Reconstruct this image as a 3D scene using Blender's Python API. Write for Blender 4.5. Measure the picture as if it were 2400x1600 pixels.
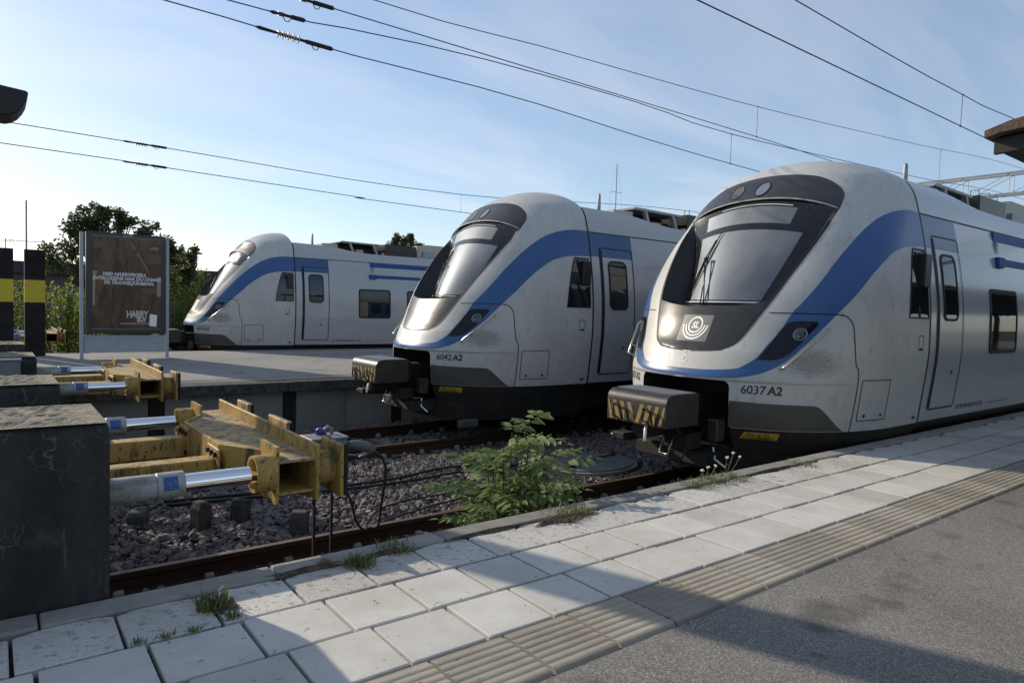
import bpy, math, random
import numpy as np
from mathutils import Vector, Matrix
R = math.radians
random.seed(7)
rng = np.random.default_rng(11)
scene = bpy.context.scene
for o in list(bpy.data.objects): bpy.data.objects.remove(o, do_unlink=True)
C = scene.collection

# ------------------------------------------------------------------ camera
YAW, PITCH, ROLL = 0.9163070, -0.0487584, 0.0293376     # x runs along the tracks, y across them, z up, rail head at z = 0
fw = Vector((math.cos(YAW)*math.cos(PITCH), math.sin(YAW)*math.cos(PITCH), math.sin(PITCH)))
rt = Vector((math.sin(YAW), -math.cos(YAW), 0)); up = rt.cross(fw)
r2 = rt*math.cos(ROLL)+up*math.sin(ROLL); u2 = up*math.cos(ROLL)-rt*math.sin(ROLL)
cam_d = bpy.data.cameras.new('camera'); cam = bpy.data.objects.new('camera', cam_d); C.objects.link(cam)
cam.matrix_world = Matrix(((r2.x, u2.x, -fw.x, 0), (r2.y, u2.y, -fw.y, 0), (r2.z, u2.z, -fw.z, 2.13), (0, 0, 0, 1)))
cam_d.sensor_width = 36; cam_d.lens = 1590.09/2400*36; cam_d.clip_start = .05; cam_d.clip_end = 12000
scene.camera = cam

# ------------------------------------------------------------------ sky and sun
SUN_AZ, SUN_EL = R(180-69), R(25)                         # direction towards the sun, measured from +x
sdir = Vector((math.cos(SUN_AZ)*math.cos(SUN_EL), math.sin(SUN_AZ)*math.cos(SUN_EL), math.sin(SUN_EL)))
world = bpy.data.worlds.new('World'); scene.world = world; world.use_nodes = True
wn, wl = world.node_tree.nodes, world.node_tree.links
wn.clear()
sky = wn.new('ShaderNodeTexSky'); sky.sky_type = 'NISHITA'; sky.sun_disc = False
sky.sun_elevation = SUN_EL; sky.sun_rotation = math.atan2(sdir.x, sdir.y)
sky.altitude = 0; sky.air_density = 1.0; sky.dust_density = .45; sky.ozone_density = 2.2
bg = wn.new('ShaderNodeBackground'); bg.inputs['Strength'].default_value = 0.132
wo = wn.new('ShaderNodeOutputWorld')
tcw = wn.new('ShaderNodeTexCoord'); sepw = wn.new('ShaderNodeSeparateXYZ'); wl.new(tcw.outputs['Generated'], sepw.inputs[0])
mzw = wn.new('ShaderNodeMath'); mzw.operation = 'ADD'; mzw.inputs[1].default_value = 0.12; wl.new(sepw.outputs['Z'], mzw.inputs[0])
dvx = wn.new('ShaderNodeMath'); dvx.operation = 'DIVIDE'; wl.new(sepw.outputs['X'], dvx.inputs[0]); wl.new(mzw.outputs[0], dvx.inputs[1])
dvy = wn.new('ShaderNodeMath'); dvy.operation = 'DIVIDE'; wl.new(sepw.outputs['Y'], dvy.inputs[0]); wl.new(mzw.outputs[0], dvy.inputs[1])
cmb = wn.new('ShaderNodeCombineXYZ'); wl.new(dvx.outputs[0], cmb.inputs[0]); wl.new(dvy.outputs[0], cmb.inputs[1])
mpw = wn.new('ShaderNodeMapping'); mpw.inputs['Rotation'].default_value = (0, 0, R(28)); mpw.inputs['Scale'].default_value = (.55, 1.5, 1); wl.new(cmb.outputs[0], mpw.inputs[0])
nzw = wn.new('ShaderNodeTexNoise'); nzw.inputs['Scale'].default_value = .8; nzw.inputs['Detail'].default_value = 7; nzw.inputs['Roughness'].default_value = .55; nzw.inputs['Distortion'].default_value = .5
wl.new(mpw.outputs[0], nzw.inputs['Vector'])
rpw = wn.new('ShaderNodeMapRange'); rpw.inputs[1].default_value = .46; rpw.inputs[2].default_value = .78; rpw.inputs[3].default_value = 0; rpw.inputs[4].default_value = .75; wl.new(nzw.outputs['Fac'], rpw.inputs[0])
hzw = wn.new('ShaderNodeMapRange'); hzw.inputs[1].default_value = .0; hzw.inputs[2].default_value = .55; hzw.inputs[3].default_value = 1; hzw.inputs[4].default_value = .3; wl.new(sepw.outputs['Z'], hzw.inputs[0])
muw = wn.new('ShaderNodeMath'); muw.operation = 'MULTIPLY'; wl.new(rpw.outputs[0], muw.inputs[0]); wl.new(hzw.outputs[0], muw.inputs[1])
veil = wn.new('ShaderNodeMix'); veil.data_type = 'RGBA'; veil.inputs[0].default_value = .24; veil.inputs[7].default_value = (4.7, 5.5, 6.8, 1); wl.new(sky.outputs[0], veil.inputs[6])
mxw = wn.new('ShaderNodeMix'); mxw.data_type = 'RGBA'; mxw.inputs[7].default_value = (6.6, 6.8, 7.1, 1)
wl.new(muw.outputs[0], mxw.inputs[0]); wl.new(veil.outputs[2], mxw.inputs[6]); wl.new(mxw.outputs[2], bg.inputs['Color'])
wl.new(bg.outputs[0], wo.inputs[0])
sun_d = bpy.data.lights.new('sun', 'SUN'); sun = bpy.data.objects.new('sun', sun_d); C.objects.link(sun)
sun_d.energy = 4.5; sun_d.angle = R(.55); sun_d.color = (1, .885, .71)
sun.rotation_euler = sdir.to_track_quat('Z', 'Y').to_euler()
vs = scene.view_settings; vs.view_transform = 'Standard'; vs.look = 'None'; vs.exposure = 0.14; vs.gamma = 1.0; vs.use_curve_mapping = False

# ------------------------------------------------------------------ helpers
def tag(o, label=None, cat=None, group=None, kind=None):
    if label: o['label'] = label
    if cat: o['category'] = cat
    if group: o['group'] = group
    if kind: o['kind'] = kind
    return o
def empty(name, loc=(0, 0, 0), rz=0):
    o = bpy.data.objects.new(name, None); C.objects.link(o); o.location = loc; o.rotation_euler = (0, 0, rz); o.empty_display_size = .2; return o
def copy_tree(o, parent=None, skip=()):
    c = o.copy(); C.objects.link(c); c.parent = parent
    for ch in list(o.children):
        if ch.get('own'): continue
        copy_tree(ch, c)
    return c
class MB:
    def __init__(s): s.v = []; s.f = []
    def add(s, vs, fs):
        b = len(s.v); s.v += [tuple(p) for p in vs]; s.f += [tuple(i+b for i in f) for f in fs]; return s
    def box(s, x0, x1, y0, y1, z0, z1):
        return s.add([(x0,y0,z0),(x1,y0,z0),(x1,y1,z0),(x0,y1,z0),(x0,y0,z1),(x1,y0,z1),(x1,y1,z1),(x0,y1,z1)],
                     [(0,3,2,1),(4,5,6,7),(0,1,5,4),(1,2,6,5),(2,3,7,6),(3,0,4,7)])
    def prism(s, poly, axis, a, b):            # polygon in the two other axes, extruded from a to b
        n = len(poly)
        def P(q, t):
            if axis == 'x': return (t, q[0], q[1])
            if axis == 'y': return (q[0], t, q[1])
            return (q[0], q[1], t)
        vs = [P(q, a) for q in poly]+[P(q, b) for q in poly]
        return s.add(vs, [tuple(range(n-1, -1, -1)), tuple(range(n, 2*n))]+[(i, (i+1) % n, n+(i+1) % n, n+i) for i in range(n)])
    def tube(s, pts, r, n=8, caps=True):
        pts = [Vector(p) for p in pts]; rr = r if isinstance(r, (list, tuple)) else [r]*len(pts); vs = []; fs = []
        u = None
        for i, p in enumerate(pts):
            t = (pts[min(i+1, len(pts)-1)]-pts[max(i-1, 0)])
            t = t.normalized() if t.length > 1e-9 else Vector((0, 0, 1))
            if u is None:
                u = t.orthogonal().normalized()
            else:
                u = (u-t*u.dot(t)); u = u.normalized() if u.length > 1e-6 else t.orthogonal().normalized()
            w = t.cross(u)
            for k in range(n):
                a = 2*math.pi*k/n; vs.append(p+(u*math.cos(a)+w*math.sin(a))*rr[i])
        for i in range(len(pts)-1):
            for k in range(n):
                a = i*n+k; b = i*n+(k+1) % n; fs.append((a, b, b+n, a+n))
        if caps: fs += [tuple(range(n-1, -1, -1)), tuple(range(len(vs)-n, len(vs)))]
        return s.add(vs, fs)
    def grid(s, fn, nu, nv, flip=False):
        vs = [fn(i/nu, j/nv) for j in range(nv+1) for i in range(nu+1)]; fs = []
        for j in range(nv):
            for i in range(nu):
                a = j*(nu+1)+i; q = (a, a+1, a+nu+2, a+nu+1); fs.append(q[::-1] if flip else q)
        return s.add(vs, fs)
    def build(s, name, mat, parent=None, smooth=False, bevel=0, seg=1, sharp=None):
        me = bpy.data.meshes.new(name); me.from_pydata(s.v, [], s.f); me.update()
        if smooth: me.polygons.foreach_set('use_smooth', [True]*len(me.polygons))
        me.materials.append(mat)
        o = bpy.data.objects.new(name, me); C.objects.link(o)
        if parent: o.parent = parent
        if bevel:
            m = o.modifiers.new('bevel', 'BEVEL'); m.width = bevel; m.segments = seg; m.limit_method = 'ANGLE'; m.angle_limit = R(35)
        if sharp:
            m = o.modifiers.new('edges', 'EDGE_SPLIT'); m.split_angle = R(sharp)
        return o
def build_split(mb, name, mat_, parent=None, **k):
    # one object for every connected piece
    par = list(range(len(mb.v)))
    def find(i):
        while par[i] != i: par[i] = par[par[i]]; i = par[i]
        return i
    for f in mb.f:
        for q in f[1:]: par[find(q)] = find(f[0])
    groups = {}
    for f in mb.f: groups.setdefault(find(f[0]), []).append(f)
    out = []
    for fs in groups.values():
        ids = sorted({i for f in fs for i in f}); mp_ = {i: j for j, i in enumerate(ids)}
        m = MB(); m.add([mb.v[i] for i in ids], [tuple(mp_[i] for i in f) for f in fs]); out.append(m.build(name, mat_, parent, **k))
    return out
def np_mesh(name, verts, faces, mat, parent=None, smooth=False):
    me = bpy.data.meshes.new(name); nv = len(verts); nf, k = faces.shape
    me.vertices.add(nv); me.vertices.foreach_set('co', np.asarray(verts, np.float32).ravel())
    me.loops.add(nf*k); me.loops.foreach_set('vertex_index', np.asarray(faces, np.int32).ravel())
    me.polygons.add(nf); me.polygons.foreach_set('loop_start', np.arange(0, nf*k, k, dtype=np.int32))
    me.polygons.foreach_set('use_smooth', np.full(nf, smooth)); me.update(calc_edges=True); me.validate()
    me.materials.append(mat); o = bpy.data.objects.new(name, me); C.objects.link(o)
    if parent: o.parent = parent
    return o

def mat(name, col, rough=.6, metal=0, spec=.5, vary=None, bump=None, coat=0, layers=(), sheen=0, trans=0):
    """principled; vary=(scale, colour2, lo, hi) noise mix; layers = more (scale, colour, lo, hi, stretch xyz, rough) noise layers; bump=(scale, strength)"""
    m = bpy.data.materials.new(name); m.use_nodes = True; n, l = m.node_tree.nodes, m.node_tree.links
    b = n['Principled BSDF']; b.inputs['Roughness'].default_value = rough; b.inputs['Metallic'].default_value = metal
    b.inputs['Specular IOR Level'].default_value = spec; b.inputs['Coat Weight'].default_value = coat; b.inputs['Coat Roughness'].default_value = .08
    b.inputs['Base Color'].default_value = (*col, 1)
    tc = n.new('ShaderNodeTexCoord'); cur = None; rcur = None
    ls = ([(vary[0], vary[1], vary[2], vary[3], (1, 1, 1), None)] if vary else [])+list(layers)
    for (sc, c2, lo, hi, st, rg) in ls:
        mp = n.new('ShaderNodeMapping'); mp.inputs['Scale'].default_value = st; l.new(tc.outputs['Object'], mp.inputs[0])
        nz = n.new('ShaderNodeTexNoise'); nz.inputs['Scale'].default_value = sc; nz.inputs['Detail'].default_value = 6; nz.inputs['Roughness'].default_value = .65
        l.new(mp.outputs[0], nz.inputs['Vector'])
        rp = n.new('ShaderNodeMapRange'); rp.inputs[1].default_value = lo; rp.inputs[2].default_value = hi; l.new(nz.outputs['Fac'], rp.inputs[0])
        mx = n.new('ShaderNodeMix'); mx.data_type = 'RGBA'; l.new(rp.outputs[0], mx.inputs[0])
        if cur is None: mx.inputs[6].default_value = (*col, 1)
        else: l.new(cur, mx.inputs[6])
        mx.inputs[7].default_value = (*c2, 1); cur = mx.outputs[2]
        if rg is not None:
            rx = n.new('ShaderNodeMix'); l.new(rp.outputs[0], rx.inputs[0]); rx.inputs[3].default_value = rg
            if rcur is None: rx.inputs[2].default_value = rough
            else: l.new(rcur, rx.inputs[2])
            rcur = rx.outputs[0]
    if cur: l.new(cur, b.inputs['Base Color'])
    if rcur: l.new(rcur, b.inputs['Roughness'])
    if bump:
        bs = bump if isinstance(bump[0], (list, tuple)) else [bump]; prev = None
        for (sc, stg) in bs:
            nb = n.new('ShaderNodeTexNoise'); nb.inputs['Scale'].default_value = sc; nb.inputs['Detail'].default_value = 5; l.new(tc.outputs['Object'], nb.inputs['Vector'])
            bp = n.new('ShaderNodeBump'); bp.inputs['Strength'].default_value = stg; bp.inputs['Distance'].default_value = .02; l.new(nb.outputs['Fac'], bp.inputs['Height'])
            if prev: l.new(prev, bp.inputs['Normal'])
            prev = bp.outputs[0]
        l.new(prev, b.inputs['Normal'])
    return m
U3 = (1, 1, 1)
MT = {}
DIRT = (.13, .11, .085)
MT['silver'] = mat('silver_paint', (.475, .468, .445), .40, 0, .30, coat=.06, layers=[(1.3, (.415, .407, .385), .4, .7, U3, .40), (9, (.30, .285, .25), .55, .8, (1.2, 1.2, .5), .5), (110, DIRT, .63, .69, U3, .6)])
MT['car_silver'] = mat('side_silver_paint', (.40, .402, .405), .18, 0, .5, coat=.3, layers=[(1.1, (.365, .37, .375), .4, .7, (.5, 1, 1.5), .22), (16, (.26, .255, .245), .58, .85, (1, 1, .3), .4)])
MT['blue'] = mat('blue_paint', (.024, .082, .225), .28, 0, .5, layers=[(1.6, (.032, .098, .25), .4, .7, U3, .32), (110, (.05, .06, .085), .63, .69, U3, .6)])
MT['guard_blue'] = mat('guard_rail_blue', (.017, .072, .235), .55, 0, .3)
MT['pale_blue'] = mat('faded_blue_paint', (.026, .078, .185), .2, 0, .5, vary=(2, (.034, .088, .19), .35, .7))
MT['skirt'] = mat('dark_skirt_paint', (.062, .060, .052), .42, 0, .45, layers=[(2.2, (.082, .078, .064), .4, .7, U3, .6), (70, (.14, .13, .105), .62, .7, U3, .7)])
MT['black'] = mat('black_plastic', (.012, .012, .013), .35, 0, .4, vary=(6, (.022, .021, .02), .4, .8))
MT['hood'] = mat('dark_hood_paint', (.030, .031, .034), .22, 0, .32, layers=[(3, (.041, .041, .043), .4, .7, U3, .27), (130, (.22, .22, .21), .64, .69, U3, .7)])
MT['visor'] = mat('dark_visor_paint', (.030, .031, .036), .3, 0, .5, layers=[(2, (.042, .042, .045), .4, .7, U3, .4), (90, (.16, .16, .16), .67, .72, U3, .7)])
MT['under'] = mat('underframe_black', (.016, .015, .014), .7, 0, .3, vary=(5, (.035, .03, .025), .4, .8))
MT['rubber'] = mat('rubber', (.012, .012, .012), .6, 0, .3)
MT['steel'] = mat('brushed_steel', (.55, .54, .52), .28, 1, .5, vary=(30, (.4, .38, .35), .4, .8))
MT['white'] = mat('white_vinyl', (.78, .78, .76), .45)
MT['ink'] = mat('black_lettering', (.015, .015, .016), .5)
MT['grey_plate'] = mat('grey_logo_plate', (.105, .105, .105), .4, 0, .5, vary=(80, (.18, .18, .18), .68, .78))
MT['yellow_sign'] = mat('yellow_sign', (.36, .235, .02), .5, vary=(12, (.35, .25, .05), .5, .8))
MT['beige'] = mat('beige_roof_box', (.42, .41, .34), .55, vary=(4, (.33, .32, .27), .4, .7))
MT['grey_roof'] = mat('grey_roof_metal', (.30, .31, .32), .5, .2, .5, vary=(5, (.22, .22, .23), .4, .7))
MT['headlight_glass'] = mat('headlight_glass', (.008, .009, .013), .10, 0, .3)
MT['window_glass'] = mat('side_window_glass', (.010, .012, .014), .02, 0, .7)
MT['frit'] = mat('printed_glass_border', (.010, .010, .011), .12, 0, .5, layers=[(75, (.20, .20, .19), .62, .68, U3, .7)])
MT['cab_grey'] = mat('cab_lining_grey', (.22, .225, .23), .7)
MT['cover'] = mat('coupler_cover_black', (.020, .019, .018), .42, 0, .45, layers=[(9, (.040, .034, .029), .45, .7, U3, .55), (60, (.10, .085, .07), .63, .70, U3, .7)])
MT['lens_dim'] = mat('headlight_lens', (.05, .053, .062), .1, .5, .5, vary=(30, (.22, .22, .24), .45, .7))
MT['lens'] = mat('lamp_lens', (.30, .32, .35), .08, .6, .5)
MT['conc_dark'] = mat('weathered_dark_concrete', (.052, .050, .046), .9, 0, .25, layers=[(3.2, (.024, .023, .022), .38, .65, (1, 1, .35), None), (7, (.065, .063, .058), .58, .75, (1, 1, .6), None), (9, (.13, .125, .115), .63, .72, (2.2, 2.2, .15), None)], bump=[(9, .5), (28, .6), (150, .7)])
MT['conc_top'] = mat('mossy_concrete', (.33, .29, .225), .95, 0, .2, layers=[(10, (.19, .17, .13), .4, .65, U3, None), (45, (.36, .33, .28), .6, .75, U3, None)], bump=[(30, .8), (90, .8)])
MT['kerb'] = mat('kerb_concrete', (.30, .285, .255), .9, 0, .25, layers=[(5, (.19, .18, .16), .4, .72, U3, None), (60, (.38, .36, .33), .62, .75, U3, None)], bump=[(120, .35)])
MT['slab'] = mat('white_concrete_slab', (.575, .555, .515), .85, 0, .25, layers=[(2.2, (.50, .47, .425), .38, .72, U3, None), (60, (.43, .415, .39), .56, .76, U3, None), (14, (.42, .39, .34), .66, .76, U3, None), (130, (.22, .20, .17), .68, .72, U3, None)], bump=[(220, .22)])
MT['slab_edge'] = mat('lichened_concrete_slab', (.555, .532, .49), .88, 0, .25, layers=[(2.6, (.45, .43, .395), .4, .7, U3, None), (17, (.30, .285, .255), .545, .62, U3, None), (55, (.36, .34, .30), .57, .64, U3, None)], bump=[(120, .3)])
MT['tactile'] = mat('tactile_concrete', (.385, .345, .285), .9, 0, .25, layers=[(4, (.32, .285, .23), .4, .7, U3, None), (160, (.22, .205, .18), .62, .8, U3, None)], bump=[(260, .5)])
MT['joint'] = mat('joint_sand', (.048, .043, .036), .95, 0, .2, vary=(25, (.085, .075, .058), .4, .7), bump=(90, .8))
MT['ballast'] = mat('ballast_bed', (.06, .055, .052), .95, 0, .2, vary=(18, (.10, .09, .085), .4, .7), bump=(60, 1.0))
MT['rail'] = mat('rusty_rail_side', (.055, .030, .019), .75, .3, .3, layers=[(9, (.085, .043, .024), .4, .7, (.3, 1, 1), None), (40, (.035, .022, .017), .55, .7, U3, None)], bump=(80, .3))
MT['rail_top'] = mat('rail_head', (.20, .135, .095), .5, .6, .5, vary=(7, (.12, .075, .05), .35, .7))
MT['sleeper'] = mat('concrete_sleeper', (.27, .26, .235), .9, 0, .25, vary=(9, (.19, .18, .165), .4, .7), bump=(80, .4))
MT['yellow'] = mat('weathered_yellow_steel', (.43, .275, .075), .6, 0, .3, layers=[(2.8, (.31, .195, .055), .40, .65, (1, 1, .4), None), (9, (.085, .070, .030), .51, .64, (1.3, 1.3, .4), None), (38, (.045, .036, .022), .58, .64, (1, 1, .5), None), (4, (.19, .085, .03), .60, .72, (1, 1, .3), None)], bump=(60, .15))
MT['yellow_dusty'] = mat('dusty_yellow_steel', (.42, .31, .14), .85, 0, .2, layers=[(5, (.25, .20, .13), .42, .62, U3, None), (14, (.10, .08, .06), .54, .62, U3, None), (60, (.10, .08, .06), .60, .66, U3, None)], bump=(60, .35))
MT['chrome'] = mat('chromed_rod', (.78, .79, .80), .06, 1, .5)
MT['grey_cyl'] = mat('grey_cylinder_paint', (.36, .365, .355), .5, 0, .4, layers=[(7, (.25, .245, .23), .45, .7, (1, 1, 1), None), (26, (.12, .11, .10), .58, .68, (1, 1, .5), None), (5, (.14, .125, .105), .55, .7, (.5, 1.5, 1.5), None)])
MT['blue_label'] = mat('blue_label', (.022, .085, .28), .5, vary=(40, (.10, .16, .30), .52, .62))
MT['grey_box'] = mat('grey_cabinet', (.17, .175, .18), .5, 0, .4, vary=(6, (.14, .145, .15), .4, .7))
MT['cable'] = mat('black_cable', (.012, .012, .012), .45, 0, .4)
MT['wire'] = mat('catenary_wire', (.035, .034, .034), .55, .5, .4)
MT['insulator'] = mat('porcelain', (.75, .70, .62), .3)
MT['insulator_dark'] = mat('brown_insulator', (.06, .04, .035), .4)
MT['galv'] = mat('galvanised_steel', (.27, .275, .28), .45, .4, .5, vary=(8, (.20, .205, .21), .4, .7))
MT['poster_frame'] = mat('poster_frame_paint', (.020, .022, .022), .35)
MT['post_paint'] = mat('grey_blue_post', (.33, .36, .41), .4, 0, .5, vary=(5, (.28, .30, .34), .4, .7))
MT['poster'] = mat('poster_print', (.052, .027, .013), .3, 0, .4, layers=[(1.5, (.14, .065, .026), .42, .66, (1.2, 1, .6), None), (3.2, (.020, .013, .010), .5, .62, (2.5, 1, .5), None), (9, (.13, .075, .038), .60, .72, (2, 1, .7), None)])
MT['poster_tan'] = mat('poster_print_tan', (.20, .115, .045), .4)
MT['poster_dim'] = mat('poster_print_dim', (.10, .06, .035), .4)
MT['print_white'] = mat('poster_print_white', (.52, .52, .51), .45)
MT['print_green'] = mat('poster_print_green', (.30, .38, .10), .45)
MT['pillar'] = mat('black_pillar', (.013, .012, .013), .7, 0, .15, vary=(4, (.026, .024, .024), .4, .7))
MT['pillar_yellow'] = mat('yellow_band', (.52, .40, .012), .5, vary=(6, (.44, .34, .02), .4, .7))
MT['canopy'] = mat('dark_canopy', (.020, .018, .018), .7)
MT['canopy_felt'] = mat('brown_roof_sheet', (.11, .072, .052), .7, 0, .3, layers=[(4, (.07, .047, .036), .4, .65, U3, None), (14, (.34, .26, .19), .62, .7, (3, .4, 1), None)], bump=(30, .4))
MT['tree_bark'] = mat('bark', (.055, .045, .036), .9, vary=(12, (.03, .025, .02), .4, .7))
MT['roof_dark'] = mat('dark_roof', (.028, .028, .032), .7, vary=(3, (.04, .04, .045), .4, .7))
MT['wall_far'] = mat('far_wall', (.12, .09, .075), .8)
MT['soil'] = mat('soil_litter', (.085, .06, .042), .95, 0, .2, vary=(30, (.16, .12, .08), .45, .65), bump=(80, 1.0))
MT['lid'] = mat('manhole_concrete', (.17, .175, .18), .75, 0, .3, vary=(5, (.13, .13, .135), .4, .7), bump=(120, .3))
MT['plat_wall'] = mat('platform_wall_panel', (.25, .25, .235), .85, 0, .3, layers=[(1.5, (.20, .20, .185), .4, .7, (1, 1, .5), None), (9, (.14, .135, .12), .58, .8, (1.5, 1.5, .25), None)], bump=(70, .15))
MT['coping'] = mat('platform_coping', (.085, .082, .074), .92, 0, .2, layers=[(8, (.035, .035, .032), .42, .62, U3, None), (30, (.18, .17, .155), .62, .74, U3, None)], bump=[(40, .6)])
def asphalt(name, c1, c2, c3):
    m = mat(name, c1, .9, 0, .3, layers=[(.7, c2, .4, .7, U3, None)]); n, l = m.node_tree.nodes, m.node_tree.links; b = n['Principled BSDF']
    tc = n.new('ShaderNodeTexCoord'); vo = n.new('ShaderNodeTexVoronoi'); vo.inputs['Scale'].default_value = 185; l.new(tc.outputs['Object'], vo.inputs['Vector'])
    sp = n.new('ShaderNodeSeparateColor'); l.new(vo.outputs['Color'], sp.inputs[0])
    rp = n.new('ShaderNodeMapRange'); rp.inputs[1].default_value = .40; rp.inputs[2].default_value = 1.0; l.new(sp.outputs[0], rp.inputs[0])
    mx = n.new('ShaderNodeMix'); mx.data_type = 'RGBA'; l.new(rp.outputs[0], mx.inputs[0]); mx.inputs[7].default_value = (*c3, 1)
    l.new(b.inputs['Base Color'].links[0].from_socket, mx.inputs[6])
    n2 = n.new('ShaderNodeTexNoise'); n2.inputs['Scale'].default_value = 2.3; n2.inputs['Detail'].default_value = 4; l.new(tc.outputs['Object'], n2.inputs['Vector'])
    r3 = n.new('ShaderNodeMapRange'); r3.inputs[1].default_value = .60; r3.inputs[2].default_value = .78; l.new(n2.outputs['Fac'], r3.inputs[0])
    m3 = n.new('ShaderNodeMix'); m3.data_type = 'RGBA'; l.new(r3.outputs[0], m3.inputs[0]); l.new(mx.outputs[2], m3.inputs[6]); m3.inputs[7].default_value = (c1[0]*.5, c1[1]*.5, c1[2]*.5, 1)
    l.new(m3.outputs[2], b.inputs['Base Color'])
    bp = n.new('ShaderNodeBump'); bp.inputs['Strength'].default_value = .55; bp.inputs['Distance'].default_value = .006; l.new(sp.outputs[0], bp.inputs['Height']); l.new(bp.outputs[0], b.inputs['Normal'])
    return m
MT['asphalt'] = asphalt('worn_asphalt', (.138, .130, .118), (.168, .158, .143), (.33, .315, .285))
MT['asphalt2'] = asphalt('pale_asphalt', (.20, .19, .175), (.24, .23, .21), (.42, .40, .37))
def leafmat(name, c1, c2, tr=.35):
    m = bpy.data.materials.new(name); m.use_nodes = True; n, l = m.node_tree.nodes, m.node_tree.links; b = n['Principled BSDF']; out = n['Material Output']
    tc = n.new('ShaderNodeTexCoord'); nz = n.new('ShaderNodeTexNoise'); nz.inputs['Scale'].default_value = 9; l.new(tc.outputs['Object'], nz.inputs['Vector'])
    rp = n.new('ShaderNodeMapRange'); rp.inputs[1].default_value = .35; rp.inputs[2].default_value = .68; l.new(nz.outputs['Fac'], rp.inputs[0])
    mx = n.new('ShaderNodeMix'); mx.data_type = 'RGBA'; l.new(rp.outputs[0], mx.inputs[0]); mx.inputs[6].default_value = (*c1, 1); mx.inputs[7].default_value = (*c2, 1)
    l.new(mx.outputs[2], b.inputs['Base Color']); b.inputs['Roughness'].default_value = .5; b.inputs['Specular IOR Level'].default_value = .35
    t = n.new('ShaderNodeBsdfTranslucent'); l.new(mx.outputs[2], t.inputs['Color']); ms = n.new('ShaderNodeMixShader'); ms.inputs[0].default_value = tr
    l.new(b.outputs[0], ms.inputs[1]); l.new(t.outputs[0], ms.inputs[2]); l.new(ms.outputs[0], out.inputs['Surface'])
    return m
MT['leaf_tree'] = leafmat('dark_tree_leaf', (.060, .075, .028), (.13, .145, .055), .45)
MT['leaf_hedge'] = leafmat('hedge_leaf', (.125, .185, .035), (.27, .32, .075), .55)
MT['leaf_bush'] = leafmat('bush_leaf', (.115, .175, .042), (.26, .315, .125), .45)
MT['grass'] = leafmat('grass_blade', (.09, .12, .03), (.20, .19, .07), .3)
MT['dry'] = leafmat('dry_stalk', (.20, .13, .07), (.28, .20, .11), .2)
MT['flower'] = mat('white_flower', (.75, .74, .68), .7)
def glassmat():
    m = bpy.data.materials.new('dusty_windscreen'); m.use_nodes = True; n, l = m.node_tree.nodes, m.node_tree.links; n.remove(n['Principled BSDF']); out = n['Material Output']
    tr = n.new('ShaderNodeBsdfTransparent'); tr.inputs[0].default_value = (.55, .60, .60, 1)
    gl = n.new('ShaderNodeBsdfGlossy'); gl.inputs['Roughness'].default_value = .07; gl.inputs[0].default_value = (1, 1, 1, 1)
    fr = n.new('ShaderNodeFresnel'); fr.inputs[0].default_value = 1.5; m1 = n.new('ShaderNodeMixShader'); l.new(fr.outputs[0], m1.inputs[0]); l.new(tr.outputs[0], m1.inputs[1]); l.new(gl.outputs[0], m1.inputs[2])
    df = n.new('ShaderNodeBsdfDiffuse'); df.inputs[0].default_value = (.47, .49, .50, 1)
    tc = n.new('ShaderNodeTexCoord'); nz = n.new('ShaderNodeTexNoise'); nz.inputs['Scale'].default_value = 75; nz.inputs['Detail'].default_value = 3; l.new(tc.outputs['Object'], nz.inputs['Vector'])
    rp = n.new('ShaderNodeMapRange'); rp.inputs[1].default_value = .635; rp.inputs[2].default_value = .71; rp.inputs[3].default_value = 0; rp.inputs[4].default_value = .32; l.new(nz.outputs['Fac'], rp.inputs[0])
    n2 = n.new('ShaderNodeTexNoise'); n2.inputs['Scale'].default_value = 2.2; n2.inputs['Detail'].default_value = 4; l.new(tc.outputs['Object'], n2.inputs['Vector'])
    r2_ = n.new('ShaderNodeMapRange'); r2_.inputs[1].default_value = .3; r2_.inputs[2].default_value = .7; r2_.inputs[3].default_value = .18; r2_.inputs[4].default_value = .34; l.new(n2.outputs['Fac'], r2_.inputs[0])
    ad = n.new('ShaderNodeMath'); ad.operation = 'ADD'; ad.use_clamp = True; l.new(rp.outputs[0], ad.inputs[0]); l.new(r2_.outputs[0], ad.inputs[1])
    m2 = n.new('ShaderNodeMixShader'); l.new(ad.outputs[0], m2.inputs[0]); l.new(m1.outputs[0], m2.inputs[1]); l.new(df.outputs[0], m2.inputs[2]); g2 = n.new('ShaderNodeBsdfGlossy'); g2.inputs['Roughness'].default_value = .42; g2.inputs[0].default_value = (.75, .83, .95, 1); m4 = n.new('ShaderNodeMixShader'); m4.inputs[0].default_value = .065; l.new(m2.outputs[0], m4.inputs[1]); l.new(g2.outputs[0], m4.inputs[2]); l.new(m4.outputs[0], out.inputs['Surface'])
    return m
MT['windscreen'] = glassmat()

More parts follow.
